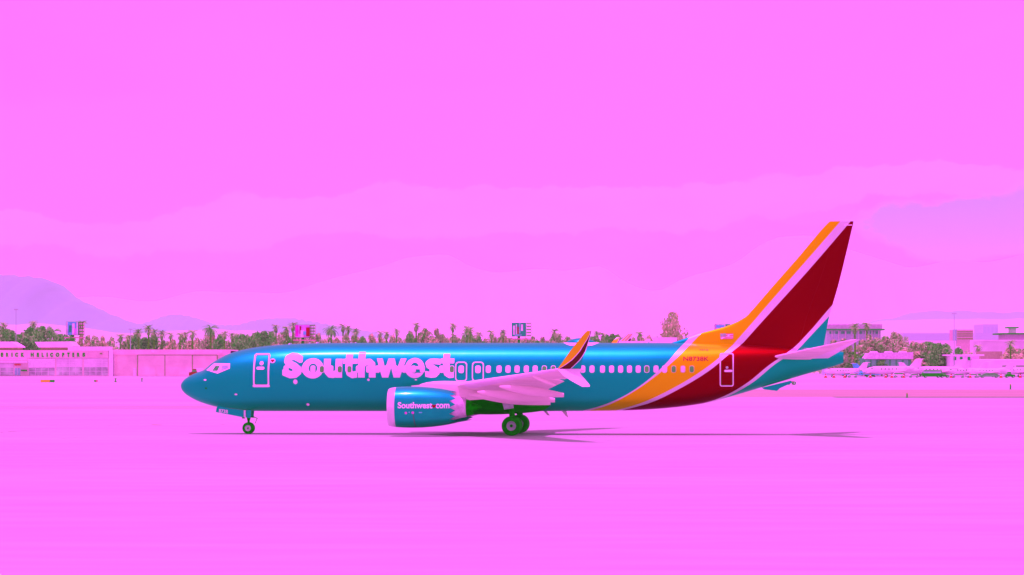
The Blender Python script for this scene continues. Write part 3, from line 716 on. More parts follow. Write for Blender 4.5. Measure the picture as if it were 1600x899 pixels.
for s in (-1, 1):
    wing = surf(wst, s, 'wing', M_wing, plane, 0, .72, 6)
    surf(cut(wst, 1.9, 5.2), s, 'flap', M_wing, wing, .725, 1.0, 3, .16)
    surf(cut(wst, 5.6, 12.2), s, 'flap', M_wing, wing, .725, 1.0, 4, .14)
    surf(cut(wst, 12.3, 16.2), s, 'aileron', M_wing, wing, .725, 1.0, 3, .0)
    surf(cut(wst, 16.25, 17.0), s, 'wing_tip', M_wing, wing, .72, 1.0, 1)
    # bright leading edge slats sit just proud of the wing
    for ya, yb in ((5.9, 8.6), (8.64, 11.4), (11.44, 14.2), (14.24, 16.6)):
        st_ = [(y, xl - .02, zl, c_ * 1.01, dz, th * 1.05) for y, xl, zl, c_, dz, th in cut(wst, ya, yb)]
        surf(st_, s, 'slat', M_white, wing, 0, .13, 2)
    # flap track fairings
    for y, tail, ln, r_ in ((4.9 + .5, P(860, 629.6, -5.4), 4.6, .27), (8.2, P(867, 625.6, -8.2), 4.3, .26), (11.3, P(881, 617.6, -11.3), 3.5, .24), (14.2, P(868, 602, -14.2), 1.2, .09)):
        x1, z1 = tail; b = MB(); rr_ = []
        for i in range(15):
            t = i / 14; k = (math.sin(math.pi * min(1, t * 1.25 + .02) / 2) ** .6 if t < .78 else 1) * (1 if t < .45 else 1 - .62 * ((t - .45) / .55) ** 1.3)
            xx = x1 - ln * (1 - t); zc_ = z1 + .46 * (1 - t) ** 1.1
            rr_.append([(xx, s * y + r_ * k * math.cos(a) * .8, zc_ + r_ * 1.25 * k * math.sin(a)) for a in [2 * math.pi * j / 14 for j in range(14)]])
        b.rings(rr_); b.build('flap_track_fairing', M_wing, wing, smooth=True)
    # split winglet: banded upper blade, white lower blade
    rows = [(517.2, [917.4, 922.2, 922.8, 923.8, 924.2]), (523, [911.6, 921.2, 921.8, 922.6, 923]), (530, [906.2, 917.4, 918.2, 920.4, 921.2]), (539, [898.6, 911.6, 912.6, 917.6, 918.4]), (549, [890.6, 905.4, 906.6, 914, 915.2]),
            (557, [885, 898.4, 899.8, 909.4, 911.4]), (563, [881, 892.6, 894, 905, 909.6]), (570, [876.2, 883, 884.6, 898, 908.8]), (576.4, [871.6, 873, 874, 891, 908])]
    band = [0, 1, 2, 1]; mats_ = [M_yel, M_white, M_red, M_blue]
    b = MB(); R_ = []
    for j, (py, px5) in enumerate(rows):
        t = 1 - j / (len(rows) - 1); yy = 17.0 + .95 * t ** 1.2
        P5 = [P(q, py, -yy) for q in px5]
        if j >= 5: P5.append(P(px5[-1] + .1, py, -yy))
        else: P5.append(P(px5[-1] + .01, py, -yy))
        te5 = P(px5[-1], py, -yy)[0]; le5 = P5[0][0]; ring = []
        wid = [.0, .055, .06, .035, .012, .004]
        w2 = .35 + .65 * (1 - t)
        if j >= 5: P5[4] = P(px5[3] + 1.3, py, -yy)
        R_.append([(p_[0], s * (yy + w2 * wd), p_[1]) for p_, wd in zip(P5, wid)] + [(p_[0], s * (yy - w2 * wd), p_[1]) for p_, wd in list(zip(P5, wid))[::-1]])
    vs = [p_ for r_ in R_ for p_ in r_]; n = 12
    midx = [0, 1, 2, 1, 3]
    for j in range(len(R_) - 1):
        for i in range(n):
            k = (i + 1) % n; seg = i if i < 5 else (5 if i == 5 else (10 - i if i < 11 else 0)); seg = min(max(seg, 0), 4) if i != 5 else 4
            b.add([vs[j * n + i], vs[(j + 1) * n + i], vs[(j + 1) * n + k], vs[j * n + k]], [(0, 1, 2, 3)], midx[seg])
    b.add(R_[0], [tuple(range(n))], 0); b.add(R_[-1], [tuple(range(n))], 1)
    wl = b.build('winglet', mats_, wing, smooth=False)
    lo = [(871.4, 577), (880, 586.8), (893, 595.4), (910, 604.6), (920.8, 604.6), (922, 602.6), (914.5, 593.5), (908, 585.8), (905.6, 581), (908.6, 577)]
    b = MB(); A = []; B = []
    for a, q in lo:
        t = max(0, min(1, (q - 577) / 27.6)); yy = 17.0 + .75 * t; x_, z_ = P(a, q, -yy); hw = .07 * (1 - t) + .02
        A.append((x_, s * (yy + hw), z_)); B.append((x_, s * (yy - hw), z_))
    b.rings([A, B]); b.build('lower_winglet', M_white, wing)
    # engine
    ey = s * 4.83; ex, ez = P(607.4, 636.4, -4.83)
    sc_ = (P(712, 636, -4.83)[0] - ex) / 3.8; R0 = 1.165
    def prof(pts): return [(p_ * sc_, r_ * R0 / 1.18) for p_, r_ in pts]
    lip = [(.85, .86), (.45, .88), (.16, .93), (.03, .99), (0, 1.02), (.04, 1.065), (.16, 1.11), (.44, 1.15)]
    cowl = [(.44, 1.15), (.8, 1.172), (1.3, 1.182), (1.9, 1.17), (2.5, 1.125), (3.0, 1.06), (3.35, 1.0), (3.52, .965)]
    b = MB(); b.revolve(prof(cowl), 'x', (ex, ey, ez), 48)
    NC = 16
    tipr = []
    edge0 = [(ex + 3.52 * sc_, ey + .952 * math.cos(2 * math.pi * i / 48), ez + .952 * math.sin(2 * math.pi * i / 48)) for i in range(48)]
    for c_ in range(NC):
        i0 = c_ * 3; am = 2 * math.pi * (i0 + 1.5) / 48; tip = (ex + 3.86 * sc_, ey + .895 * math.cos(am), ez + .895 * math.sin(am))
        b.add([edge0[i0], edge0[(i0 + 1) % 48], edge0[(i0 + 2) % 48], edge0[(i0 + 3) % 48], tip], [(0, 1, 4), (1, 2, 4), (2, 3, 4)])
    eng = b.build('engine', M_blue, plane, smooth=True)
    b = MB(); b.revolve(prof(lip), 'x', (ex, ey, ez), 48); b.build('inlet_lip', M_metal, eng, smooth=True)
    b = MB(); b.revolve([(.8 * sc_, .86), (.9 * sc_, .02)], 'x', (ex, ey, ez), 40)
    for i in range(18):
        a = 2 * math.pi * i / 18; u = Vector((0, math.cos(a), math.sin(a))); w2 = Vector((0, -math.sin(a), math.cos(a))); o_ = Vector((ex, ey, ez))
        b.add([o_ + u * .2 + Vector((.55, 0, 0)), o_ + u * .84 + Vector((.5, 0, 0)) - w2 * .06, o_ + u * .84 + Vector((.72, 0, 0)) + w2 * .16, o_ + u * .2 + Vector((.75, 0, 0)) + w2 * .05], [(0, 1, 2, 3)])
    b.revolve([(.25, .01), (.35, .1), (.55, .2), (.75, .25)], 'x', (ex, ey, ez), 20); b.build('fan', M_darkg, eng)
    b = MB(); b.revolve([(3.3 * sc_, .80), (3.75 * sc_, .70), (4.15 * sc_, .60), (4.4 * sc_, .56), (4.42 * sc_, .50)], 'x', (ex, ey, ez), 40)
    b.build('core_cowl', M_steel, eng, smooth=True)
    b = MB(); b.revolve([(4.36 * sc_, .50), (4.55 * sc_, .46), (4.72 * sc_, .42), (4.7 * sc_, .36), (4.4 * sc_, .34)], 'x', (ex, ey, ez), 32, wob=lambda p_, i, n: .09 * (i % 4 < 2) if p_ > 4.5 else 0)
    b.revolve([(4.3 * sc_, .34), (4.9 * sc_, .2), (5.3 * sc_, .03)], 'x', (ex, ey, ez), 20); b.build('exhaust_nozzle', M_hot, eng, smooth=True)
    # strake and pylon
    b = MB(); rr_ = []
    for x_, zl, zh, w2 in ((ex + 1.3, ez + .9, ez + 1.22, .10), (ex + 2.4, ez + .8, ez + 1.32, .17), (ex + 3.9, ez + .35, ez + 1.25, .2), (ex + 5.4, ez + .45, ez + 1.1, .18), (ex + 6.8, ez + .72, ez + .95, .06)):
        rr_.append([(x_, ey + w2, zl), (x_, ey + w2 * .6, zh), (x_, ey - w2 * .6, zh), (x_, ey - w2, zl)])
    b.rings(rr_); b.build('pylon', M_wing, eng, smooth=False)
    b = MB(); b.rings([[(ex + 1.0, ey - s * .80, ez + .88), (ex + 1.9, ey - s * .84, ez + .86), (ex + 1.9, ey - s * 1.02, ez + 1.1), (ex + 1.5, ey - s * .98, ez + 1.06)],
                       [(ex + 1.0, ey - s * .82, ez + .86), (ex + 1.9, ey - s * .86, ez + .84), (ex + 1.9, ey - s * 1.04, ez + 1.09), (ex + 1.5, ey - s * 1.0, ez + 1.05)]]); b.build('strake', M_blue, eng)
    if s < 0:
        def nac(x, z): 
            q = (x - ex) / sc_; r_ = float(np.interp(q, [p_ for p_, _ in cowl], [r2 for _, r2 in cowl])) * R0 / 1.18
            return ey - math.sqrt(max(.01, r_ * r_ - (z - ez) ** 2)) - .012
        def ntext(body, box, bold, m, name, stepv=.2):
            vs, fs = text_cells(body, bold, None, stepv); (xa_, zt1), (xb_, zb1) = P(box[0], box[2], -5.95), P(box[1], box[3], -5.95)
            out = []
            for u, v_ in vs:
                x_, z_ = xa_ + (xb_ - xa_) * u, zb1 + (zt1 - zb1) * v_; out.append((x_, nac(x_, z_), z_))
            sheet(name, out, fs, m, eng, smooth=True)
        ntext('Southwest', (621.6, 675.6, 628.6, 638.4), .03, M_white, 'engine_lettering')
        ntext('com', (680.6, 702, 631.2, 638.4), .03, M_white, 'engine_lettering')
        hx, hz = P(678, 635.2, -5.95)
        pts = [(hx + a * .24, hz + q * .22) for a, q in hp]
        vs = [(x_, nac(x_, z_) - .004, z_) for x_, z_ in pts] + [(hx, nac(hx, hz) - .004, hz)]
        sheet('heart_dot', vs, [(i, (i + 1) % 10, 10) for i in range(10)], mat('heart_red', (226, 26, 20)), eng)
        for pa, pb, w2, m in (((634.2, 645.6), (634.3, 645.7), 1.9, mat('pink_port', (220, 130, 190), .5)), ((645, 645.2), (645.1, 645.3), 2.0, mat('pink_port', (220, 130, 190)))):
            hx, hz = P(pa[0], pa[1], -5.95); r_ = w2 / 27.8
            vs = [(hx + r_ * math.cos(a), nac(hx, hz + r_ * math.sin(a)) - .005, hz + r_ * math.sin(a)) for a in [2 * math.pi * i / 12 for i in range(12)]]
            sheet('drain_port', vs, [tuple(range(12))], m, eng)
        vs = []
        for i in range(9):
            t = i / 8; x_, z_ = P(644.6 + 2.2 * t, 646 + 21 * t, -5.9); x2 = x_ + .055
            vs += [(x_, nac(x_, z_) - .003, z_), (x2, nac(x2, z_) - .003, z_)]
        sheet('oil_streak', vs, [(2 * i + 2, 2 * i + 3, 2 * i + 1, 2 * i) for i in range(8)], mat('oil_streak', (130, 88, 148), .5), eng)
        for a, q, wd in ((638.4, 644.4, 2), (654.6, 644.8, 5)):
            x_, z_ = P(a, q, -5.95); x2 = x_ + wd / 27.8
            sheet('stencil', [(x_, nac(x_, z_) - .004, z_ - .03), (x2, nac(x2, z_) - .004, z_ - .03), (x2, nac(x2, z_) - .004, z_ + .03), (x_, nac(x_, z_) - .004, z_ + .03)], [(0, 1, 2, 3)], mat('stencil_blue', (120, 150, 214)), eng)
    # horizontal stabiliser
    xr, zr = P(1206, 558.6, -.6); xq, zq = P(1321, 533.6, -7.1); xe, ze = P(1345, 534.4, -7.1)
    xre = P(1292, 561, -.6)[0]
    sst = [(.35, xr - .1, zr - .02, xre - xr + .1, .10, .10), (.7, xr, zr, xre - xr, .10, .10), (7.1, xq, zq, xe - xq, -.12, .09), (7.2, xq + .25, zq + .02, xe - xq - .35, -.1, .05)]
    stb = surf(sst, s, 'stabiliser', M_wing, plane, 0, .7, 3)
    surf(cut(sst, 1.0, 7.0), s, 'elevator', M_white, stb, .705, 1, 4)
    # main gear
    gx = 19.45; gy = s * 2.86
    b = MB(); b.rod((gx, gy, .55), (gx - .05, gy, 1.7), .12, .15); b.rod((gx - .1, gy, 1.0), (gx - .1, gy + s * -1.4, 1.75), .06, .06)
    b.rod((gx, gy - .62, .565), (gx, gy + .62, .565), .09, .09); b.rod((gx + .28, gy, .7), (gx + .1, gy, 1.3), .035)
    mg = b.build('main_landing_gear', M_darkg, plane, smooth=True)
    for k in (-.43, .43):
        b = MB(); b.revolve([(-.2, .28), (-.2, .44), (-.16, .53), (-.08, .56), (.08, .56), (.16, .53), (.2, .44), (.2, .28)], 'y', (gx, gy + k, .56), 36)
        b.build('tyre', M_black, mg, smooth=True)
        b = MB(); b.revolve([(-.15, .29), (-.17, .27), (-.12, .22), (-.10, .1), (-.15, .08), (-.15, .01), (.15, .01), (.15, .08), (.1, .1), (.12, .22), (.17, .27), (.15, .29)], 'y', (gx, gy + k, .56), 28)
        b.build('rim', M_hub, mg, smooth=True)
    (xa_, za_), (xb_, zb_), (xc_, zc_), (xd_, zd_) = [P(a, q, -3.3) for a, q in ((782.6, 621.6), (801.4, 626), (803, 638), (788, 640.4))]
    b = MB(); b.rings([[(x_, s * (3.35 + dy), z_) for x_, z_ in ((xa_, za_), (xb_, zb_), (xc_, zc_), (xd_, zd_))] for dy in (0, .05)])
    b.build('gear_door', M_hub, mg)
# nose gear
nx_ = P(388.6, 671.5)[0]
b = MB(); b.rod((nx_, 0, .34), (nx_ - .02, 0, 1.55), .06, .09); b.rod((nx_, -.3, .34), (nx_, .3, .34), .05)
b.rod((nx_ - .35, 0, 1.02), (nx_ + .34, 0, .98), .035); b.rod((nx_ + .34, 0, .98), (nx_ + .52, 0, .9), .02); b.rod((nx_ + .5, 0, .9), (nx_ + .38, 0, .62), .015)
b.rod((nx_ - .3, 0, .9), (nx_ - .3, 0, 1.25), .09); b.rod((nx_, 0, .98), (nx_, 0, .78), .13, .08); b.rod((nx_ + .1, 0, 1.6), (nx_ + .12, 0, 1.1), .07, .05)
ng = b.build('nose_landing_gear', M_darkg, plane, smooth=True)
for k in (-.2, .2):
    b = MB(); b.revolve([(-.1, .18), (-.1, .27), (-.06, .33), (0, .342), (.06, .33), (.1, .27), (.1, .18)], 'y', (nx_, k, .342), 32); b.build('tyre', M_black, ng, smooth=True)
    b = MB(); b.revolve([(-.08, .2), (-.09, .19), (-.05, .15), (-.05, .05), (.05, .05), (.05, .15), (.09, .19), (.08, .2)], 'y', (nx_, k, .342), 28); b.build('rim', M_hubw, ng, smooth=True)
    b = MB(); b.revolve([(-.11, .01), (-.11, .045), (.11, .045), (.11, .01)], 'y', (nx_, k, .342), 14); b.build('hub_cap', M_black, ng)
for s in (-1, 1):
    pts = [P(a, q, -.55) for a, q in ((340, 634), (338.2, 638), (337.2, 644), (380, 652.4), (381.4, 641.2), (360, 638.8))]
    b = MB(); b.rings([[(x_, s * (.50 + dy), z_) for x_, z_ in pts] for dy in (0, .04)]); gd = b.build('gear_door', M_blue, ng)
    pts = [P(a, q, -.55) for a, q in ((384.8, 641), (384.8, 652.8), (391.4, 653.6), (392.6, 641))]
    b = MB(); b.rings([[(x_, s * (.50 + dy), z_) for x_, z_ in pts] for dy in (0, .04)]); b.build('gear_door', M_blue, ng)
    if s < 0:
        pts = [P(a, q, -.55) for a, q in ((381, 641.2), (381, 652.2), (383.8, 652.6), (383.8, 641.2))]
        b = MB(); b.rings([[(x_, -(.50 + dy), z_) for x_, z_ in pts] for dy in (0, .06)]); b.build('torque_arm', M_white, ng)
        vs, fs = text_cells('8738', .03); out = []
        (xa_, zt1), (xb_, zb1) = P(342, 639.6, -.55), P(356, 645.4, -.55)
        for u, v_ in vs: out.append((xa_ + (xb_ - xa_) * u, -.548, zb1 + (zt1 - zb1) * v_ - (xb_ - xa_) * u * .12 + .02))
        sheet('fleet_number', out, fs, M_white, gd)

# ================================================================== BACKGROUND
M_stucco = mat('pink_stucco', (212, 174, 156), .9, k=1.25, var=.05, scale=.3, bump=.1)
M_stucco2 = mat('tan_stucco', (208, 170, 160), .9, k=1.2, var=.05, scale=.3, bump=.1)
M_roofw = mat('white_roof', (232, 228, 228), .7, k=1.55, var=.04, scale=.3)
M_trim = mat('cream_trim', (230, 218, 214), .8, k=1.5, var=.04)
M_sh = mat('brown_seam', (150, 112, 100), .9, var=.1)
M_win = mat('hangar_glass', (168, 160, 162), .12, k=1.1, var=.25, scale=.25, spec=.7)
M_win2 = mat('pale_glass', (202, 192, 200), .15, k=1.4, var=.1, scale=.25, spec=.7)
M_mull = mat('window_mullion', (228, 218, 224), .6, k=1.6, var=.03)
M_sign = mat('dark_sign_letter', (74, 78, 60), .7, var=.05)
M_orange = mat('orange_plastic', (244, 176, 40), .6, var=.03)

def bx(name, px0, px1, py0, py1, d, depth, m, parent=None, front=0.0, loc0=None):
    """a box whose front face, d metres off, fills the pixel rectangle; coordinates relative to loc0"""
    a = at(px0, py0, d); c_ = at(px1, py1, d); o = loc0 or Vector((0, 0, 0))
    b = MB(); b.box(a.x - o.x, c_.x - o.x, a.y + front - o.y, a.y + front + depth - o.y, c_.z - o.z, a.z - o.z)
    return b.build(name, m, parent)
def quad_prism(name, pts, d, depth, m, parent=None, o=Vector((0, 0, 0)), front=0.):
    A = [at(px, py, d) - o for px, py in pts]; b = MB()
    b.rings([[(p_.x, p_.y + front + dy, p_.z) for p_ in A] for dy in (0, depth)]); return b.build(name, m, parent)

D1 = EYE * F / (588 - HOR)
# --- helicopter terminal, left
o = at(60, 588, D1); o.z = 0
ht = empty('helicopter_terminal', o); tag(ht, 'low pink terminal with HELICOPTERS lettering over a glazed front at far left', 'terminal')
bx('wall', -90, 171, 548, 588.1, D1, 26, M_stucco, ht, .3, o)
bx('fascia', -90, 169.6, 547.4, 559.4, D1, .5, M_stucco2, ht, -.25, o)
bx('parapet', 106.4, 170.4, 541.8, 548.2, D1, 10, M_trim, ht, -.5, o)
bx('corner_pier', 170.6, 177, 546.6, 588.1, D1, 8, M_trim, ht, -.6, o)
for pts in ([(-60, 533.4), (14, 534), (27, 541.6), (27, 543.2), (-60, 543.2)], [(52, 534.4), (106, 533.8), (114, 541), (106, 543), (58, 543)]):
    quad_prism('roof', pts, D1, 14, M_roofw, ht, o, 3)
for a, c_ in ((-60, 25), (60.5, 105.6)): bx('eaves_shade', a, c_, 543, 548, D1, 10, mat('eaves_shade_brown', (160, 120, 128), .9), ht, 4, o)  # darker bands paint the shade under the roof edges
word = [('E', 10, 38), ('R', 70, 98), ('I', 130, 142), ('C', 172, 205), ('K', 238, 272), ('H', 347, 380), ('E', 415, 440), ('L', 470, 492), ('I', 525, 537), ('C', 565, 597), ('O', 628, 668), ('P', 700, 725), ('T', 755, 785), ('E', 815, 835), ('R', 868, 897), ('S', 928, 958)]
def solid_letter(ch, pxa, pxb, pya, pyb, d, m, parent, o, front, bold=.03, th=.12, name='letter'):
    vs, fs = text_cells(ch, bold); A = at(pxa, pya, d); B = at(pxb, pyb, d)
    n = len(vs); P0 = [(A.x + (B.x - A.x) * u - o.x, A.y + front - o.y, B.z + (A.z - B.z) * v_ - o.z) for u, v_ in vs]
    P1 = [(x, y + th, z) for x, y, z in P0]; es = {}
    for f in fs:
        for i in range(3):
            e_ = (f[i], f[(i + 1) % 3]); es[e_] = 1
    side = [(a, c_, c_ + n, a + n) for a, c_ in es if (c_, a) not in es]
    me_f = [tuple(f) for f in fs] + [tuple(i + n for i in reversed(f)) for f in fs] + side
    return sheet(name, P0 + P1, me_f, m, parent)
for ch, a, c_ in word: solid_letter(ch, a / 7.19, c_ / 7.19, 551.4, 557.8, D1, M_sign, ht, o, -.4, .06)
def glazing(pa, pb, ya, yb, nc, nr, m_of, inset=.12):
    f_ = bx('window', pa, pb, ya, yb, D1, .1, M_mull, ht, .18, o)
    cw = (pb - pa) / nc; rh = (yb - ya) / nr
    for i in range(nc):
        for j in range(nr):
            bx('pane', pa + cw * i + .4, pa + cw * (i + 1) - .4, ya + rh * j + .4, ya + rh * (j + 1) - .35, D1, .06, m_of(i, j), f_, .13, o)
glazing(88, 128.4, 560, 587, 4, 4, lambda i, j: M_win if j > 1 else M_win2)
glazing(131, 168.6, 560, 587, 4, 4, lambda i, j: M_win if j > 1 else M_win2)
glazing(45, 85.4, 575, 587, 4, 2, lambda i, j: M_win)
bx('window_header', 44, 86, 560.6, 574.6, D1, .4, M_trim, ht, -.02, o)
glazing(-60, 21, 568, 587, 8, 3, lambda i, j: M_win if j > 0 else M_win2)
glazing(22.6, 32, 575, 587, 2, 1, lambda i, j: mat('blue_door_glass', (150, 158, 190), .15))
bx('canopy', -60, 43.6, 564.8, 567, D1, 2.5, M_trim, ht, -2, o)
bx('entrance_awning', 33.4, 42, 578, 580, D1, 1.5, M_darkg, ht, -1.2, o)
bx('wall_sign', 22.5, 32.5, 569, 571.2, D1, .2, mat('pink_wall_sign', (236, 130, 110), .7), ht, -.05, o)
bx('wall_lamp', 156.5, 160, 552, 553.5, D1, .4, M_sh, ht, -.7, o)
# --- plain hangar beside it
o = at(268, 588, D1); o.z = 0
hg = empty('hangar', o); tag(hg, 'long windowless pink hangar with tall sliding doors behind the airliner nose', 'hangar')
bx('wall', 177.2, 360, 548.6, 588.1, D1, 30, M_stucco, hg, .9, o)
bx('cornice', 177.2, 360, 546.4, 554.4, D1, 30, M_stucco2, hg, .2, o)
for a, c_ in ((215.4, 257), (258, 299.8), (300.6, 338.8)):
    dd = bx('hangar_door', a, c_, 555.4, 587.6, D1, .25, M_stucco, hg, .55 if a < 300 else .7, o)
    bx('door_rail', a, c_, 554.6, 555.3, D1, .3, M_sh, dd, .5, o); bx('door_edge', c_ - .1, c_ + .8, 555.3, 587.6, D1, .3, M_sh, dd, .5, o)
bx('door_edge', 214.4, 215.2, 555, 587.6, D1, .3, M_sh, hg, .5, o)
bx('personnel_door', 207.6, 212.4, 575, 587.6, D1, .2, M_trim, hg, .75, o)
for a in (178, 344.6): bx('pilaster', a, a + 2.2, 554.4, 588, D1, .6, M_stucco2, hg, .4, o)
for a in (238.5, 345): bx('wall_lamp', a - 1.8, a + 1.8, 549.6, 551, D1, .5, M_trim, hg, -.3, o)

# --- trees: a few prototypes, then copies that share their meshes
M_leaf = mat('dusty_green_leaves', (172, 158, 140), .8, var=.1, scale=.9, c2=(84, 108, 76), k=1.4)
M_leafd = mat('dark_green_leaves', (136, 140, 118), .8, var=.1, scale=.9, c2=(60, 98, 58), k=1.3)
M_leafp = mat('dry_pinkish_foliage', (190, 160, 146), .85, var=.1, scale=.9, c2=(128, 124, 104), k=1.15)
M_bark = mat('brown_bark', (128, 108, 92), .9, var=.2, scale=2)
def leaf_crown(r, centres, n, size, mi=0):
    b = MB()
    for _ in range(n):
        cx, cy_, cz, R = r.choice(centres)
        while True:
            q = Vector((r.uniform(-1, 1), r.uniform(-1, 1), r.uniform(-1, 1)))
            if .3 < q.length < 1: break
        q = q.normalized() * (R * (.55 + .5 * r.random())); p_ = Vector((cx, cy_, cz)) + Vector((q.x, q.y, q.z * .8))
        u = Vector((r.uniform(-1, 1), r.uniform(-1, 1), r.uniform(-.7, .7))).normalized(); w_ = u.orthogonal().normalized()
        w_ = (w_ + u.cross(w_) * r.uniform(-1, 1)).normalized(); s_ = size * r.uniform(.5, 1.3)
        b.add([p_ - u * s_, p_ + w_ * s_ * .55, p_ + u * s_, p_ - w_ * s_ * .55], [(0, 1, 2, 3)], mi)
    return b
def tree_proto(seed, m, tall=1.0, dense=1.0, spread=1.0):
    r = random.Random(seed); H = 10.0
    e_ = empty('broadleaf_tree')
    b = MB(); b.rod((0, 0, -.3), (.2, 0, H * .35), .38, .24, 8); cs = []
    for k in range(9):
        a = r.uniform(0, 6.28); rr_ = r.uniform(.3, 2.9) * spread; z = r.uniform(.42, .86) * H; R = r.uniform(1.2, 2.1) * (1.25 - .35 * z / H)
        x, y = rr_ * math.cos(a), rr_ * math.sin(a); cs.append((x, y, z, R)); b.rod((.2, 0, H * .33), (x, y, z), .14, .05, 6)
    cs.append((0, 0, H * .9, 1.1)); cs += [(r.uniform(-3, 3) * spread, r.uniform(-2, 2), r.uniform(.2, .45) * H, 1.4) for _ in range(4)]
    b.build('trunk', M_bark, e_)
    leaf_crown(r, cs, int(2300 * dense), .42).build('crown', m, e_); return e_
def palm_proto(seed, date=False):
    r = random.Random(seed); H = 10.0; e_ = empty('palm_tree'); b = MB()
    rs__ = []
    for i in range(9):
        t = i / 8; rr_ = (.34 - .14 * t) * (1.3 if date else 1) * (1.05 if i % 2 else .97)
        rs__.append([(.25 * math.sin(t * 1.4) + rr_ * math.cos(a), rr_ * math.sin(a), H * t - .3 * (1 - t)) for a in [6.283 * j / 8 for j in range(8)]])
    b.rings(rs__); b.build('trunk', M_bark, e_)
    b = MB(); tx = .25 * math.sin(1.4); n = 40 if date else 30; Lf = 3.4 if date else 1.75
    for k in range(n):
        a = 6.283 * k / n * 3.3 + r.uniform(-.2, .2); el = r.uniform(-.5, 1.25) if date else r.uniform(-.9, 1.2); Lk = Lf * r.uniform(.8, 1.1)
        d_ = Vector((math.cos(a), math.sin(a), 0)); sd_ = Vector((-math.sin(a), math.cos(a), 0)); prev = None; pos = Vector((tx, 0, H)); ang = el
        N_ = 7
        pts = []
        for i in range(N_ + 1):
            pts.append(pos.copy()); pos = pos + (d_ * math.cos(ang) + Vector((0, 0, 1)) * math.sin(ang)) * Lk / N_; ang -= (.24 if date else .18)
        for i in range(N_):
            p_, q = pts[i], pts[i + 1]; wd = (.55 if date else .42) * math.sin(math.pi * (i + .9) / (N_ + 1.2))
            for sg in (-1, 1):
                tip = q + sd_ * sg * wd + Vector((0, 0, -.45 * wd)) + (q - p_) * .5
                b.add([p_, q, tip], [(0, 1, 2)])
            b.add([p_ + sd_ * .04, q + sd_ * .03, q - sd_ * .03, p_ - sd_ * .04], [(0, 1, 2, 3)])
    if not date:   # dead skirt
        for k in range(26):
            a = r.uniform(0, 6.28); z = H - r.uniform(.2, 1.5); R = .5 * r.random() + .15
            p_ = Vector((tx + .2 * math.cos(a), .2 * math.sin(a), z + .4)); q = Vector((tx + R * math.cos(a), R * math.sin(a), z - .5))
            b.add([p_, q, q + Vector((.2 * math.sin(a), -.2 * math.cos(a), .15))], [(0, 1, 2)])
    b.build('crown', M_leafd if date else mat('palm_fronds', (156, 148, 128), .8, var=.1, scale=1.2, c2=(90, 108, 74), k=1.35), e_); return e_
def cypress_proto(seed):
    r = random.Random(seed); e_ = empty('cypress_tree'); b = MB(); b.rod((0, 0, -.3), (0, 0, 9), .25, .05, 7); b.build('trunk', M_bark, e_)
    b = leaf_crown(r, [(0, 0, z, 1.35 * (1.05 - z / 10) + .25) for z in np.linspace(.8, 9.4, 12)], 620, .34); b.build('crown', M_leafd, e_); return e_
protos = {'leafy': [tree_proto(i, M_leaf) for i in (11, 12, 13)], 'dark': [tree_proto(i, M_leafd) for i in (21, 22)], 'dry': [tree_proto(i, M_leafp, dense=.8) for i in (31, 32)],
          'sparse': [tree_proto(41, M_leafp, dense=.55, spread=1.1), tree_proto(42, M_leafp, dense=.4, spread=1.2)], 'fan': [palm_proto(51), palm_proto(52)], 'date': [palm_proto(61, True)], 'cypress': [cypress_proto(71)]}
used = set()
ORD = ['first', 'second', 'third', 'fourth', 'fifth', 'sixth', 'seventh', 'eighth', 'ninth', 'tenth', 'eleventh', 'twelfth', 'thirteenth', 'fourteenth', 'fifteenth', 'sixteenth', 'seventeenth', 'eighteenth', 'nineteenth', 'twentieth'] + ['twenty-' + w for w in ('first', 'second', 'third', 'fourth', 'fifth', 'sixth', 'seventh', 'eighth', 'ninth')] + ['thirtieth'] + ['thirty-' + w for w in ('first', 'second', 'third', 'fourth', 'fifth')]
KIND = {'leafy': ('dusty green bushy tree', 'tree'), 'dark': ('dark green bushy tree', 'tree'), 'dry': ('dry pinkish bushy tree', 'tree'), 'sparse': ('tall sparse tree', 'tree'),
        'fan': ('slender fan palm', 'palm tree'), 'date': ('broad feather-leaved palm', 'palm tree'), 'cypress': ('narrow dark cypress', 'tree')}
def seg_of(px):
    for lim, s_ in ((177, 'behind the helicopter terminal'), (362, 'behind the plain hangar'), (600, "above the forward cabin roof"), (800, "above the roof over the engine"),
                    (1120, "above the rear cabin roof"), (1430, 'behind the jets near the tail'), (3000, 'behind the jets at far right')):
        if px < lim: return s_
TR = []
def T(kind, px, top, w=None, d=1200.): TR.append((kind, px, top, w, d))
for a in ((18, 517, 26), (36, 519, 24), (58, 521, 22), (150, 528, 22), (170, 533, 20), (196, 532, 18), (212, 531, 18), (226, 533, 16), (247, 532, 20), (262, 533, 16), (292, 533, 20), (309, 530, 18), (318, 532, 18), (341, 534, 18), (356, 533, 16),
          (446, 517, 26), (460, 520, 20), (497, 521, 22), (541, 520, 18), (552, 524, 18), (580, 528, 14), (611, 528, 14), (641, 517, 18), (664, 512, 24), (682, 513, 24), (693, 522, 16), (724, 524, 14), (733, 528, 14),
          (774, 526, 14), (785, 520, 15), (833, 525, 16), (848, 526, 20), (861, 528, 16), (874, 525, 16), (947, 524, 14), (968, 524, 14), (990, 527, 14), (1362, 532, 34), (1400, 530, 40), (1428, 534, 30), (1450, 538, 26), (1590, 545, 34), (1622, 540, 36)): T('leafy', *a)
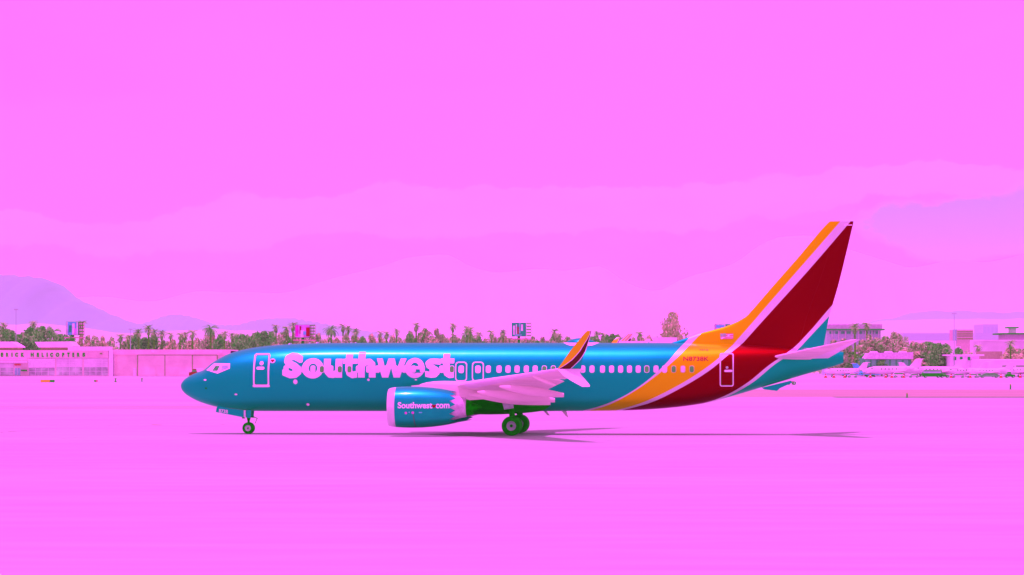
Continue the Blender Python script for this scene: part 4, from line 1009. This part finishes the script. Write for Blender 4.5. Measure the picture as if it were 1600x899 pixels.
for a in ((-8, 510, 34), (8, 514, 30), (30, 522, 30), (66, 509, 26), (46, 512, 28), (94, 522, 24), (110, 528, 22), (400, 520, 26), (413, 517, 26), (390, 528, 26), (373, 531, 22), (640, 520, 16), (568, 527, 18), (957, 521, 20), (819, 531, 16), (840, 532, 18), (1339, 548, 26), (1352, 553, 24), (1378, 560, 18), (1458, 545, 26), (1470, 541, 26), (1497, 544, 20)): T('dark', *a)
for a in ((138, 532, 22), (160, 533, 22), (420, 532, 24), (470, 529, 24), (490, 531, 22), (508, 530, 22), (526, 528, 20), (656, 527, 22), (676, 528, 22), (699, 530, 14), (790, 527, 16), (800, 530, 18), (1003, 526, 16), (1014, 524, 18), (1030, 530, 20), (1066, 528, 20), (1078, 530, 16), (1385, 545, 34), (1412, 546, 32), (1432, 550, 30), (1480, 552, 30), (1580, 541, 34), (1604, 543, 34)): T('dry', *a)
rf = random.Random(17)
xf = -14.
while xf < 1092:
    if not (180 < xf < 196 or 716 < xf < 724): T(rf.choice(('leafy', 'leafy', 'dry', 'dark')) if xf < 1100 else 'leafy', xf, rf.uniform(521, 533) if xf < 700 else rf.uniform(524, 534), rf.uniform(14, 24), 1215.)
    xf += rf.uniform(8, 15)
T('sparse', 1049, 486, 34); T('sparse', 1056, 488, 22); T('sparse', 1042, 505, 30); T('dry', 1052, 515, 40)
for a in ((1302, 531, 24), (1318, 529, 26), (1334, 537, 22), (1347, 531, 28), (1358, 523, 26), (1371, 528, 28), (1384, 525, 28), (1397, 519, 28), (1405, 521, 22), (1427, 537, 26), (1442, 536, 26)): T('leafy', *a)
for a in ((1364, 545, 30), (1452, 534, 30), (1466, 536, 26), (1330, 550, 22), (1440, 552, 30)): T('dark', *a)
for a in ((4, 503), (52, 500.5), (128, 500.5), (187, 522), (201, 524), (217, 514.5), (233, 508), (242, 515), (253, 517), (266, 519), (281, 519.5), (288, 519), (300, 516), (352, 518), (363, 520), (371, 521), (423, 517), (432, 506), (457, 503), (448, 509), (537, 505), (545, 508), (556, 513), (593, 516), (603, 517), (619, 513), (649, 503),
          (706.5, 504), (712, 522), (728, 509), (733, 511), (737, 524), (748, 519), (767.5, 516), (866.5, 514), (873, 521), (786, 515), (932, 517), (943, 520), (998, 518), (1337, 505), (1354.6, 502.5), (1528, 540), (1578, 533)): T('fan', *a)
for a in ((84, 509), (329.5, 503), (517, 504), (729, 513)): T('date', *a)
for a in ((188, 529, 3.6), (269, 536, 4), (287, 535, 4), (214, 536, 3.5), (1470, 550, 7)): T('cypress', *a)
cnt = {}
TR.sort(key=lambda t: t[1])
tot = {}
for t in TR: tot[(t[0], seg_of(t[1]))] = tot.get((t[0], seg_of(t[1])), 0) + 1
rt = random.Random(99)
for kind, px, top, w_, d in TR:
    d += rt.uniform(-50, 60) + (0 if px < 1290 else -125 if px < 1500 else -70) - (30 if kind in ('dark', 'fan', 'date') else 0)
    lst = protos[kind]; pr = lst[rt.randrange(len(lst))]
    q = at(px, top, d); hgt = q.z
    ob = pr if pr.name not in used else copy_tree(pr)
    used.add(pr.name)
    ob.location = (q.x, q.y, 0); ob.rotation_euler = (0, 0, rt.uniform(0, 6.28))
    crown_top = {'leafy': 9.9, 'dark': 9.9, 'dry': 9.9, 'sparse': 9.9, 'fan': 10.7, 'date': 11.6, 'cypress': 9.9}[kind]
    sz = hgt / crown_top
    if w_: base = {'leafy': 5.6, 'dark': 5.6, 'dry': 5.6, 'sparse': 6.2, 'cypress': 3.0}[kind]; sxy = (w_ * d / F) / base
    else: sxy = {'fan': 1.35, 'date': 1.15}[kind] * (.85 + .3 * rt.random())
    if kind in ('fan', 'date'):      # keep the crown's own proportions, stretch only the trunk
        for ch in ob.children:
            if ch.name.startswith('trunk'): ch.scale = (sxy, sxy, sz)
            else: ch.scale = (sxy, sxy, sxy); ch.location = (0, 0, 10 * (sz - sxy))
    else: ob.scale = (sxy, sxy, sz)
    s_ = seg_of(px); key = (kind, s_); cnt[key] = cnt.get(key, 0) + 1; nm, cat = KIND[kind]
    if tot[key] == 1: lab = f'{nm} {s_}, the only one there'
    else: lab = f'{nm} {s_}, {ORD[cnt[key] - 1]} such from the left'
    tag(ob, lab, cat, 'trees lining the far side of the airfield')
for lst in protos.values():
    for pr in lst:
        if pr.name not in used:
            for ch in list(pr.children): bpy.data.objects.remove(ch)
            bpy.data.objects.remove(pr)
# low scrub that closes the gaps under the crowns
r = random.Random(5); b = MB()
for k in range(34000):
    px = r.uniform(-60, 1700); d = r.uniform(1210, 1290)
    base = 530 + 4 * math.sin(px * .07) + 3 * math.sin(px * .19 + 1)
    if px > 1290: base = 548 + 4 * math.sin(px * .09)
    p_ = at(px, 570, d); h_ = (HOR - base) * d / F * r.random() ** .8 + EYE; p_.z = h_ * (.1 + .9 * r.random())
    u = Vector((r.uniform(-1, 1), r.uniform(-1, 1), r.uniform(-.7, .7))).normalized(); w2 = u.orthogonal().normalized(); s_ = r.uniform(.35, .9)
    b.add([p_ - u * s_, p_ + w2 * s_ * .6, p_ + u * s_, p_ - w2 * s_ * .6], [(0, 1, 2, 3)], r.choice((0, 0, 1, 2)))
o = b.build('distant_shrubbery', [M_leaf, M_leafd, M_leafp]); tag(o, 'continuous dusty green shrubbery under the distant tree line', 'shrubbery', kind='stuff')

# --- digital billboards on masts
def billboard(px0, px1, py0, py1, side, bands, label, d=1150.):
    a = at((px0 + px1) / 2, py1, d); o = Vector((a.x, a.y, 0)); e_ = empty('digital_billboard', o); tag(e_, label, 'billboard', 'digital screens above the trees')
    bx('housing', px0, px1, py0, py1, d, 2.2, M_darkg, e_, .2, o)
    W_ = px1 - px0
    sc = bx('screen', px0 + .4, px1 - .4, py0 + .4, py1 - .6, d, .2, bands[0][4], e_, 0, o)
    for k, (u0, u1, v0, v1, m) in enumerate(bands[1:]):
        bx('picture_field', px0 + .5 + (W_ - 1) * u0, px0 + .5 + (W_ - 1) * u1, py0 + .5 + (py1 - py0 - 1) * v0, py0 + .5 + (py1 - py0 - 1) * v1, d, .05, m, sc, -.05 * (k + 1), o)
    if side:
        for i in range(5): bx('side_frame', px1 + .6, px1 + 8, py0 + (py1 - py0) * i / 4.4, py0 + (py1 - py0) * i / 4.4 + 1.5, d, 2, M_bark, e_, .5, o)
        for i in range(3): bx('side_frame', px1 + .6 + 3.2 * i, px1 + 1.8 + 3.2 * i, py0, py1, d, 1.8, M_stucco2, e_, .6, o)
    bx('mast', (px0 + px1) / 2 - 2, (px0 + px1) / 2 + 2, py1, 570, d, 1.5, M_darkg, e_, .5, o)
    bx('walkway', px0 - 3, px1 + 9, py1 + 3, py1 + 4.6, d, 3, mat('salmon_beam', (226, 160, 150), .8), e_, -.5, o)
mc = lambda n, c: mat('screen_' + n, c, .5, k=1.5, var=.12, scale=.5)
cyan, pinkf, teal, redf, mag, green, palef = mc('cyan', (60, 200, 236)), mc('white', (232, 226, 232)), mc('teal', (50, 120, 130)), mc('red', (208, 50, 84)), mc('mauve', (190, 130, 200)), mc('green', (80, 176, 130)), mc('pale_blue', (150, 190, 240))
billboard(103, 122.6, 503, 524, True, [(0, 1, 0, 1, cyan), (.0, .12, 0, 1, palef), (.22, .45, .25, .8, teal), (.5, .72, .1, 1, pinkf), (.66, .82, .5, 1, mag), (.86, 1, 0, 1, palef)], 'cyan and white digital billboard above the helicopter terminal')
billboard(461, 484.4, 507.6, 528, True, [(0, 1, 0, 1, mag), (0, .2, 0, .9, mc('pink', (236, 110, 180))), (.3, .4, .1, .7, redf), (.36, .6, .42, 1, pinkf), (.55, .74, .5, .78, cyan), (.76, 1, .2, .9, redf)], 'pink and red digital billboard above the forward cabin')
billboard(799.4, 822, 504.4, 526, True, [(0, 1, 0, 1, teal), (.08, .22, .2, .9, palef), (.28, .36, .1, 1, pinkf), (.4, .5, .3, 1, redf), (.5, .62, 0, .8, green), (.66, .8, .1, .6, pinkf), (.2, .7, .85, 1, green)], 'teal and green digital billboard above the mid cabin')
billboard(1117, 1141, 506.6, 530, False, [(0, 1, 0, 1, palef), (0, .1, 0, 1, mag), (.06, .62, .05, .24, cyan), (.7, 1, 0, .2, teal)], 'cyan digital billboard half hidden behind the dorsal fin')

# --- lamp masts
def mast(px, top, label, d=1150.):
    a = at(px, top, d); e_ = empty('light_mast', (a.x, a.y, 0)); tag(e_, label, 'light mast'); b = MB(); b.rod((0, 0, -.2), (0, 0, a.z), .18, .1, 8); b.build('pole', M_hub, e_)
    b = MB(); b.box(-.8, .8, -.3, .3, a.z - .4, a.z); b.build('lamp_head', M_hub, e_)
mast(204, 514, 'thin grey light mast among the palms behind the plain hangar'); mast(1491, 489, 'thin pale light mast rising beside the striped tower', 1000)
mast(25, 483, 'tall faint light mast above the helicopter terminal')

# --- far blocks and buildings on the right
def building(name, px0, px1, py0, d, m, label, cat='building', depth=20, roofm=None, rows=0, cols=0, wm=None, base=571, over=1.0):
    a = at((px0 + px1) / 2, base, d); o = Vector((a.x, a.y, 0)); e_ = empty(name, o); tag(e_, label, cat)
    A = at(px0, py0, d); B = at(px1, py0, d); b = MB(); b.box(A.x - o.x, B.x - o.x, 0, depth, -.2, A.z); b.build('wall', m, e_)
    if roofm: b = MB(); b.box(A.x - o.x - over, B.x - o.x + over, -over, depth + over, A.z - .05, A.z + .45 * d / 1100); b.build('roof', roofm, e_)
    W_ = B.x - A.x
    for j in range(rows):
        for i in range(cols):
            cw = W_ / cols; h0 = EYE + (HOR - 566) * 0 + (A.z - 2) * (1 - (j + 1) / (rows + .3)); hh_ = (A.z - 2) / (rows + .3) * .55
            b = MB(); b.box(A.x - o.x + cw * (i + .18), A.x - o.x + cw * (i + .82), -.06, .05, h0 + 1, h0 + 1 + hh_); b.build('window', wm, e_)
    return e_, o
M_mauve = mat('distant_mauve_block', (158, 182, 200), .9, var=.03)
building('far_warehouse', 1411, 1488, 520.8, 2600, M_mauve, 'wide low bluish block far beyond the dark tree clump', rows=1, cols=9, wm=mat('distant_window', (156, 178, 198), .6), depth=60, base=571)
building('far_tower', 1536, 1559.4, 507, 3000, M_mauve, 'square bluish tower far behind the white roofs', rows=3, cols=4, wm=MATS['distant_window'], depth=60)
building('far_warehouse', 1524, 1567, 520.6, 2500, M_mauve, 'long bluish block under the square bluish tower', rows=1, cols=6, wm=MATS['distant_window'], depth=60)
e_, o = building('office_tower', 1495, 1520.4, 515.4, 1500, mat('salmon_render', (190, 160, 160), .9), 'salmon office tower with brown window bands', rows=0, cols=0, depth=25)
for k, py in enumerate((518, 521.4, 524.6, 529)): bx('window_band', 1495.6, 1520, py, py + 1.3, 1500, .3, M_sh if k % 2 else mat('band_brown', (150, 112, 116), .7), e_, -.15, o)
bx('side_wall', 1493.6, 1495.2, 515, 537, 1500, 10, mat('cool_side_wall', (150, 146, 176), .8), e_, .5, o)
e_, o = building('flat_roofed_lodge', 1292, 1376, 516, 1120, mat('grey_lilac_wall', (172, 168, 184), .9), 'two storey lodge with a dark overhanging roof and lilac walls', roofm=mat('dark_roof_edge', (96, 112, 112), .8), depth=18, over=1.4)
bx('upper_storey', 1296, 1381, 506.6, 514, 1120, 14, mat('pink_upper_wall', (204, 168, 176), .9), e_, 5, o)
for i in range(9): bx('window', 1296 + 9 * i, 1302 + 9 * i, 518, 522, 1120, .3, mat('slate_glass', (120, 126, 150), .2), e_, -.1, o)
for i in range(8): bx('column', 1299 + 10.4 * i, 1300.6 + 10.4 * i, 516.6, 535, 1120, .5, mat('lilac_column', (192, 182, 196), .9), e_, -.8, o)
e_, o = building('pagoda_roofed_hall', 1571, 1640, 522.6, 1250, mat('coral_wall', (212, 176, 176), .9), 'coral hall with tiered dark green roofs at the far right edge', roofm=mat('dark_green_tiles', (80, 104, 84), .7), depth=18, over=2.2)
bx('upper_roof', 1577, 1593.6, 511, 512.8, 1250, 8, MATS['dark_green_tiles'], e_, 3, o); bx('lantern_wall', 1582, 1590, 512.8, 521, 1250, 6, M_trim, e_, 4, o)
building('white_roofed_shed', 1532, 1640, 533, 1180, M_roofw, 'broad white roofed shed behind the right-hand trees', depth=20, roofm=M_roofw)
building('brown_block', 1533, 1566, 549.4, 1090, mat('brown_render', (180, 146, 144), .9), 'brown windowless block standing before the broad white shed', depth=12)
building('white_roofed_shed', 1404, 1494, 532.4, 1350, M_roofw, 'long low white roof below the wide bluish block', depth=20)
building('white_roofed_shed', 1526, 1568, 532, 1360, M_roofw, 'low white roof below the long bluish block', depth=20)
building('white_roofed_shed', 1478, 1501, 541, 1130, M_roofw, 'small white shed below the salmon office tower', depth=10)
e_, o = building('small_annexe', 1318, 1336, 552.6, 1040, mat('pinkish_annexe_wall', (182, 154, 152), .9), 'small pinkish annexe just right of the tail cone', roofm=M_roofw, depth=10)
# green walled hangar with humped pale roof
d = 1010.; a = at(1386, 571, d); o = Vector((a.x, a.y, 0)); e_ = empty('hangar', o); tag(e_, 'green walled hangar under a pale humped roof behind the parked jets', 'hangar')
bx('wall', 1348, 1424, 560, 574, d, 16, mat('green_wall', (86, 150, 120), .8, var=.12, scale=.2), e_, 0, o)
quad_prism('roof', [(1350, 561.4), (1358, 552), (1426, 550.4), (1426, 561.4)], d, 20, mat('pale_pink_roof', (234, 214, 218), .8), e_, o, -1.5)
for c_ in (1368, 1391, 1413): quad_prism('roof_vent', [(c_ - 6, 551.6), (c_ - 4, 549), (c_ + 3, 549), (c_ + 5.6, 551.6)], d, 6, M_roofw, e_, o, 1)
for i in range(7): bx('wall_panel', 1352 + 10 * i, 1359 + 10 * i, 562.4, 572, d, .2, mat('green_panel', (110, 168, 140), .8), e_, -.15, o)
# low white terminal and hangar row at far right
d = 985.; a = at(1560, 588, d); o = Vector((a.x, a.y, 0)); e_ = empty('white_hangar', o); tag(e_, 'long white hangar with a grey window strip at the right edge', 'hangar')
bx('wall', 1527, 1680, 563, 588, d, 22, M_roofw, e_, 0, o)
for a_, c_ in ((1566, 1584.4), (1587.6, 1604), (1608, 1626)):
    w0 = bx('window', a_, c_, 571, 578, d, .3, mat('grey_strip_glass', (160, 140, 150), .3), e_, -.15, o)
    bx('sill', a_ - .5, c_ + .5, 578, 579, d, .6, M_trim, w0, -.4, o)
for i in range(12): bx('roof_rib', 1529 + 9 * i, 1530.4 + 9 * i, 561.4, 563, d, 18, M_roofw, e_, 1, o)
e_, o = building('white_lounge', 1484, 1530, 556, 1000, M_roofw, 'low white lounge with dark doorways between the tower and white hangar', depth=10, roofm=M_trim, over=1.5)
for q in (1490, 1500, 1512): bx('doorway', q, q + 4, 558, 563, 1000, .3, mat('dark_teal_opening', (70, 110, 110), .6), e_, -.1, o)
# white block seen just over the airliner's roof, and a second airliner's tail
e_, o = building('white_terminal', 1024, 1058, 527.4, 760, M_roofw, 'white rooftop block seen over the rear cabin roof', depth=12, base=588)
e_, o = building('jet_bridge', 967, 1023, 533.2, 750, M_trim, 'low white jet bridge roof behind the rear cabin', cat='jet bridge', depth=5, base=588)
bx('hatch', 1010, 1016, 529.6, 534, 750, 1.5, M_roofw, e_, .5, o)
d = 800.; a = at(975, 588, d); o = Vector((a.x, a.y, 0)); e_ = empty('parked_airliner', o); tag(e_, 'parked airliner of which only the orange banded fin shows over the roof', 'airliner')
quad_prism('fin', [(964, 536), (981, 521.6), (989, 521.6), (984, 536)], d, .5, M_white, e_, o)
for pts, m in (([(968, 535.6), (983, 521.8), (984.4, 521.8), (970.6, 535.6)], M_orange), ([(973, 535.6), (986, 521.8), (988.6, 521.8), (977, 535.6)], mat('pale_orange', (250, 190, 110))), ([(979, 535.6), (984, 529.4), (986.6, 529.4), (983.6, 535.6)], M_red)):
    quad_prism('fin_stripe', pts, d, .56, m, e_, o, -.03)
b = MB(); b.revolve([(-18, .1), (-17, .9), (-14, 1.6), (-11, 1.85), (8, 1.85), (14, 1.2), (19, .3)], 'x', (-8, .25, 3.6), 20, cap=True); b.build('fuselage', M_blue, e_, smooth=True)
b = MB(); b.box(-9, -8, -5, 5, .2, 1.6); b.build('landing_gear', M_black, e_)
quad_prism('fin_root', [(958, 553), (964, 536), (984, 536), (990, 553)], d, .6, M_white, e_, o, -.02)

# --- parked small aircraft
def jet_proto(kind):
    e_ = empty('parked_jet'); Lh = 7.6
    pf = [(-Lh, .04), (-Lh + .5, .35), (-Lh + 1.4, .7), (-Lh + 2.6, .95), (-Lh + 4, 1.0), (2.2, 1.0), (4.2, .8), (6.2, .4), (Lh, .08)]
    b = MB(); b.revolve(pf, 'x', (0, 0, 1.85), 20, cap=True); b.build('fuselage', M_white, e_, smooth=True)
    for s in (-1, 1):
        b = MB(); b.rings([[(x, s * y, z), (x + c_, s * y, z), (x + c_ * .4, s * y, z + .16 * c_ / 3), (x, s * y, z + .05)] for x, y, z, c_ in ((-.8, .5, 1.3, 3.2), (1.6, 7.2, 1.6, 1.2))]); w = b.build('wing', M_wing, e_)
        if kind == 'jet':
            b = MB(); b.revolve([(3.0, .3), (3.05, .46), (3.6, .5), (4.8, .42), (5.2, .3)], 'x', (0, s * 1.35, 2.35), 14); b.box(3.4, 4.6, *(sorted((s * .7, s * 1.1))), 2.25, 2.4); b.build('engine', M_roofw, e_, smooth=True)
        b = MB(); z2 = 4.7 if kind == 'jet' else 2.4
        b.rings([[(x, s * y, z2), (x + c_, s * y, z2), (x + c_ * .4, s * y, z2 + .08)] for x, y, c_ in ((6.1, .05, 1.5), (7.2, 2.4, .7))]); b.build('stabiliser', M_wing, e_)
        b = MB(); b.rod((.6, s * 1.3, .28), (.6, s * 1.2, 1.5), .07); g_ = b.build('landing_gear', M_darkg, e_)
        b = MB(); b.revolve([(-.1, .1), (-.1, .26), (.1, .26), (.1, .1)], 'y', (.6, s * 1.3, .27), 12, cap=True); b.build('tyre', M_black, g_)
    b = MB(); b.rings([[(x, .07, z), (x, -.07, z), (x + c_, -.02, z), (x + c_, .02, z)] for x, z, c_ in ((3.9, 2.4, 3.2), (6.0, 4.75, 1.7))]); b.build('fin', M_white, e_)
    b = MB(); b.rod((-5, 0, .25), (-5, 0, 1.3), .06); g_ = b.build('nose_gear', M_darkg, e_)
    b = MB(); b.revolve([(-.08, .08), (-.08, .22), (.08, .22), (.08, .08)], 'y', (-5, 0, .23), 12, cap=True); b.build('tyre', M_black, g_)
    b = MB(); b.box(-6.1, -5.2, -.74, .74, 2.25, 2.5); b.build('windscreen', M_glass, e_)
    for i in range(5):
        b = MB(); b.box(-3.6 + i * 1.0, -3.2 + i * 1.0, -1.01, -.9, 1.98, 2.3); b.build('window', M_glass, e_)
    return e_
jp = jet_proto('jet'); first = [True]
def jet(px, rz, sc, d, label, m=None, mf=None):
    ob = jp if first[0] else copy_tree(jp); first[0] = False
    a = at(px, 588, d); ob.location = (a.x, a.y, 0.004); ob.rotation_euler = (0, 0, rz); ob.scale = (sc, sc, sc)
    tag(ob, label, 'jet', 'small aircraft parked on the far apron')
    for ch in ob.children:
        if m and ch.name.startswith(('fuselage', 'wing')) or (mf and ch.name.startswith('fin')):
            ch.data = ch.data.copy(); ch.data.materials[0] = mf if (mf and ch.name.startswith('fin')) else m
    return ob
M_tq = mat('turquoise_paint', (40, 206, 186), .4, k=1.4, coat=.4)
jet(1322, .25, 1.0, 960, 'white jet just right of the tail cone, its tail at right')
jet(1396, .1, 1.25, 950, 'largest white jet, before the green hangar')
jet(1466, .0, 1.2, 955, 'white jet with its tall tail left of the lounge')
jet(1440, 2.9, 1.0, 975, 'white jet facing away, tail towards the green hangar')
jet(1510, .3, 1.05, 955, 'white jet in front of the white lounge')
jet(1548, -.2, 1.0, 950, 'white jet in front of the left end of the white hangar')
jet(1590, .1, 1.1, 958, 'white jet nearest the right edge of the view')
jet(1365, 3.3, .95, 970, 'white jet with turquoise fin behind the propeller plane', None, M_tq)
# turquoise propeller plane
d = 925.; a = at(1345, 588, d); e_ = empty('propeller_plane', (a.x, a.y, .004)); tag(e_, 'small turquoise low wing propeller plane facing the camera', 'propeller plane')
b = MB(); b.box(-6.2, 6.2, -.4, .9, .85, 1.02); b.build('wing', M_tq, e_)
b = MB(); b.revolve([(-2.2, .25), (-2, .5), (-.5, .65), (1, .62), (4.5, .15)], 'y', (0, 0, 1.3), 16, cap=True); b.build('fuselage', M_tq, e_, smooth=True)
b = MB(); b.rings([[(x * k, y, z) for x, y in ((-.5, -.6), (.5, -.6), (.5, 1.2), (-.5, 1.2))] for z, k in ((1.7, 1), (2.2, .7))]); b.build('canopy', M_glass, e_)
b = MB(); b.box(-.06, .06, 3.4, 4.6, 1.3, 2.9); b.build('fin', M_tq, e_); b = MB(); b.box(-1.9, 1.9, 3.7, 4.4, 1.5, 1.6); b.build('stabiliser', M_tq, e_)
for x in (-1.9, 1.9):
    b = MB(); b.rod((x, -.2, .25), (x, 0, .9), .09); g_ = b.build('landing_gear', M_darkg, e_); b = MB(); b.revolve([(-.12, .1), (-.12, .34), (.12, .34), (.12, .1)], 'y', (x, -.2, .34), 12, cap=True); b.build('tyre', M_black, g_)
b = MB(); b.box(-.9, .9, -2.36, -2.3, 1.25, 1.36); b.revolve([(-2.6, .02), (-2.3, .2)], 'y', (0, 0, 1.3), 12, cap=True); b.build('propeller', M_darkg, e_)

# --- ground vehicles
def vehicle(name, px, d, L_, H_, m, cabin, label, cat, rz=0.0, glassm=None, top=588):
    a = at(px, top, d); e_ = empty(name, (a.x, a.y, .006), rz); tag(e_, label, cat)
    W_ = 1.0; pr = [(0, .35), (0, H_ * .55), *[(u * L_, v_ * H_) for u, v_ in cabin], (L_, H_ * .5), (L_, .35)]
    pr = [(x - L_ / 2, z) for x, z in pr]; b = MB()
    b.rings([[(x, y, z if z < H_ * .62 else z) for x, z in pr] for y in (-W_, W_)]); b.build('body', m, e_)
    cx = [p_ for p_ in cabin]; u0, u1 = cx[0][0] + .04, cx[-1][0] - .04
    b = MB(); b.box(u0 * L_ - L_ / 2, u1 * L_ - L_ / 2, -W_ - .012, W_ + .012, H_ * .62, H_ * .86); b.build('window', glassm or M_glass, e_)
    for x in (-L_ * .32, L_ * .32):
        for y in (-.92, .92):
            b = MB(); b.revolve([(-.14, .12), (-.14, .33), (.14, .33), (.14, .12)], 'y', (x, y, .33), 16, cap=True); w = b.build('wheel', M_black, e_)
            b = MB(); b.revolve([(-.15, .02), (-.15, .18), (.15, .18), (.15, .02)], 'y', (x, y, .33), 12); b.build('rim', M_hub, w)
    b = MB(); b.box(-L_ / 2 - .02, -L_ / 2 + .06, -.8, -.5, .6, .8); b.box(-L_ / 2 - .02, -L_ / 2 + .06, .5, .8, .6, .8); b.build('headlight', M_roofw, e_)
    return e_
SED = [(.16, .6), (.32, 1), (.72, 1), (.9, .6)]; VAN = [(.02, .6), (.12, 1), (.98, 1), (.99, .6)]; PICK = [(.2, .6), (.3, 1), (.55, 1), (.6, .58)]
vehicle('service_truck', 306, 985, 4.4, 2.6, mat('red_truck_paint', (196, 70, 60), .4), PICK, 'red and white truck parked behind the airliner nose', 'truck', top=586)
e_ = bpy.data.objects['service_truck']
b = MB(); b.box(-.6, 2.4, -.95, .95, 1.6, 2.9); b.build('tank', M_roofw, e_)
vehicle('airport_bus', 1456, 905, 6.2, 2.3, mat('dark_green_bus_paint', (60, 90, 70), .4), VAN, 'dark bus parked below the middle white jet', 'bus', glassm=mat('pale_bus_glass', (170, 160, 180), .2))
vehicle('baggage_tractor', 1476, 905, 2.6, 1.4, mat('dark_tractor_paint', (60, 84, 64), .5), PICK, 'small dark tractor right of the dark bus', 'tractor')
vehicle('parked_car', 1497, 905, 4.3, 1.4, mat('lilac_grey_paint', (190, 176, 196), .3), SED, 'pale car between the tractor and the long grey van', 'car')
vehicle('limousine', 1546, 905, 6.6, 1.5, mat('grey_green_paint', (130, 130, 138), .3), SED, 'long grey limousine before the white hangar', 'car')
vehicle('pickup_truck', 1578, 905, 3.0, 1.8, mat('dark_pickup_paint', (70, 90, 84), .4), PICK, 'dark pickup truck near the right edge', 'truck')
vehicle('parked_car', 1519, 915, 3.6, 1.3, M_roofw, SED, 'white car beside the left end of the long grey limousine', 'car')
dv = EYE * F / (601.5 - HOR)
vehicle('delivery_van', 1404, 915, 3.4, 1.7, M_roofw, VAN, 'small white van between two cones under the largest jet', 'van')
vehicle('parked_car', 1428, 915, 3.2, 1.3, mat('pink_grey_paint', (196, 170, 176), .3), SED, 'pinkish grey car left of the dark bus', 'car')
vehicle('parked_car', 1332, 918, 3.2, 1.3, M_roofw, SED, 'white car left of the turquoise propeller plane', 'car')
vehicle('baggage_tractor', 1531, 918, 2.0, 1.2, mat('olive_paint', (110, 110, 90), .5), PICK, 'olive tractor at the left end of the long grey limousine', 'tractor')
vehicle('maintenance_car', 1236, dv, 1.8, .75, mat('coral_car_paint', (226, 150, 150), .4), SED, 'tiny coral airfield cart under the tail cone', 'cart', top=601.5)

# --- cones
def cone_proto():
    e_ = empty('traffic_cone'); b = MB(); b.revolve([(.06, .34), (.5, .2), (1.1, .07)], 'z', (0, 0, 0), 14, cap=True); b.build('body', mat('cone_orange', (240, 84, 60), .6), e_, smooth=True)
    b = MB(); b.box(-.42, .42, -.42, .42, 0, .07); b.build('base', M_black, e_)
    b = MB(); b.revolve([(.5, .21), (.72, .17)], 'z', (0, 0, 0), 14); b.build('reflective_band', M_white, e_); return e_
cp = cone_proto(); dc = EYE * F / (590.6 - HOR)
cones = [1290, 1303, 1320, 1360, 1384, 1393.5, 1412, 1486, 1516, 1564, 1594]
where = ['under the tip of the tailplane, leftmost of the row', 'just right of the tail cone', 'left of the turquoise plane', 'right of the turquoise plane', 'second right of the turquoise plane', 'third right of the turquoise plane',
         'below the nose of the largest white jet', 'between the tractor and the pale car', 'left of the long grey limousine', 'right of the long grey limousine', 'nearest the right edge']
for i, (px, wh) in enumerate(zip(cones, where)):
    ob = cp if i == 0 else copy_tree(cp); a = at(px, 590.6, dc); ob.location = (a.x, a.y, .006); ob.scale = (1.3, 1.3, 1.15)
    tag(ob, 'orange traffic cone ' + wh, 'traffic cone', 'cones along the apron edge')
# --- airfield signs and markers
d = EYE * F / (598 - HOR); a = at(75, 598, d); o = Vector((a.x, a.y, 0)); e_ = empty('taxiway_sign', o); tag(e_, 'long orange taxiway sign with a black end in front of the terminal', 'sign')
bx('panel', 63.6, 78, 594, 597.3, d, .3, M_orange, e_, 0, o); bx('end_panel', 78.2, 85, 594, 597.3, d, .3, mat('sign_black', (90, 70, 30), .6), e_, 0, o)
for q in (65, 71, 77, 83): bx('leg', q, q + .5, 597.2, 598, d, .1, M_darkg, e_, .1, o)
d2 = EYE * F / (597.4 - HOR); a = at(150, 597, d2); o = Vector((a.x, a.y, 0)); e_ = empty('taxiway_sign', o); tag(e_, 'small brown and orange sign right of the long orange one', 'sign')
bx('panel', 147, 149.6, 594.2, 596.8, d2, .3, mat('sign_brown', (120, 100, 60)), e_, 0, o); bx('end_panel', 149.8, 152.4, 594.2, 596.8, d2, .3, mat('sign_salmon', (244, 150, 120)), e_, 0, o); bx('leg', 149, 149.8, 596.6, 597.4, d2, .1, M_darkg, e_, .1, o)
for q, lab in ((180.4, 'small dark marker post in front of the hangar corner'), (221.6, 'small brown and white marker post before the hangar doors')):
    a = at(q, 597, d2); o = Vector((a.x, a.y, 0)); e_ = empty('marker_post', o); tag(e_, lab, 'marker post')
    bx('post', q - .6, q + .6, 591.8, 597.2, d2, .3, M_darkg, e_, 0, o); bx('cap', q - 1.3, q + 1.3, 591.4, 592.4, d2, .4, M_sh, e_, 0, o); bx('base', q - 1.4, q + 1.4, 595.6, 597.3, d2, .5, M_bark if q < 200 else M_hub, e_, -.1, o)
for q, y1, y2, lab in ((1417.4, 614.6, 621.8, 'dark green marker post on the edge of the soil strip'), (1579, 600.6, 608.6, 'slim green marker post beyond the soil strip at right')):
    dd = EYE * F / (y2 - HOR); a = at(q, y2, dd); o = Vector((a.x, a.y, 0)); e_ = empty('marker_post', o); tag(e_, lab, 'marker post')
    M_g = mat('green_marker', (40, 140, 60), .6); bx('post', q - .9, q + .9, y1, y2 + .1, dd, .16, M_g, e_, 0, o); bx('reflector', q - .7, q + .7, y1 + .4, y1 + 1.4, dd, .03, M_orange, e_, -.02, o); bx('base', q - 1.6, q + 1.6, y2 - .4, y2 + .1, dd, .3, M_darkg, e_, -.1, o)

# ------------------------------------------------------------------ haze
hm = bpy.data.materials.new('air'); hm.use_nodes = True; hn = hm.node_tree.nodes
hn.remove(hn['Principled BSDF']); hv = hn.new('ShaderNodeVolumePrincipled'); hv.inputs['Color'].default_value = (1, 1, 1, 1); hv.inputs['Density'].default_value = 3.0e-5
hm.node_tree.links.new(hv.outputs[0], hn['Material Output'].inputs['Volume'])
b = MB(); b.box(-26200, 26200, -1000, 30200, -4.2, 1150); hz = b.build('haze', hm); hz['kind'] = 'stuff'
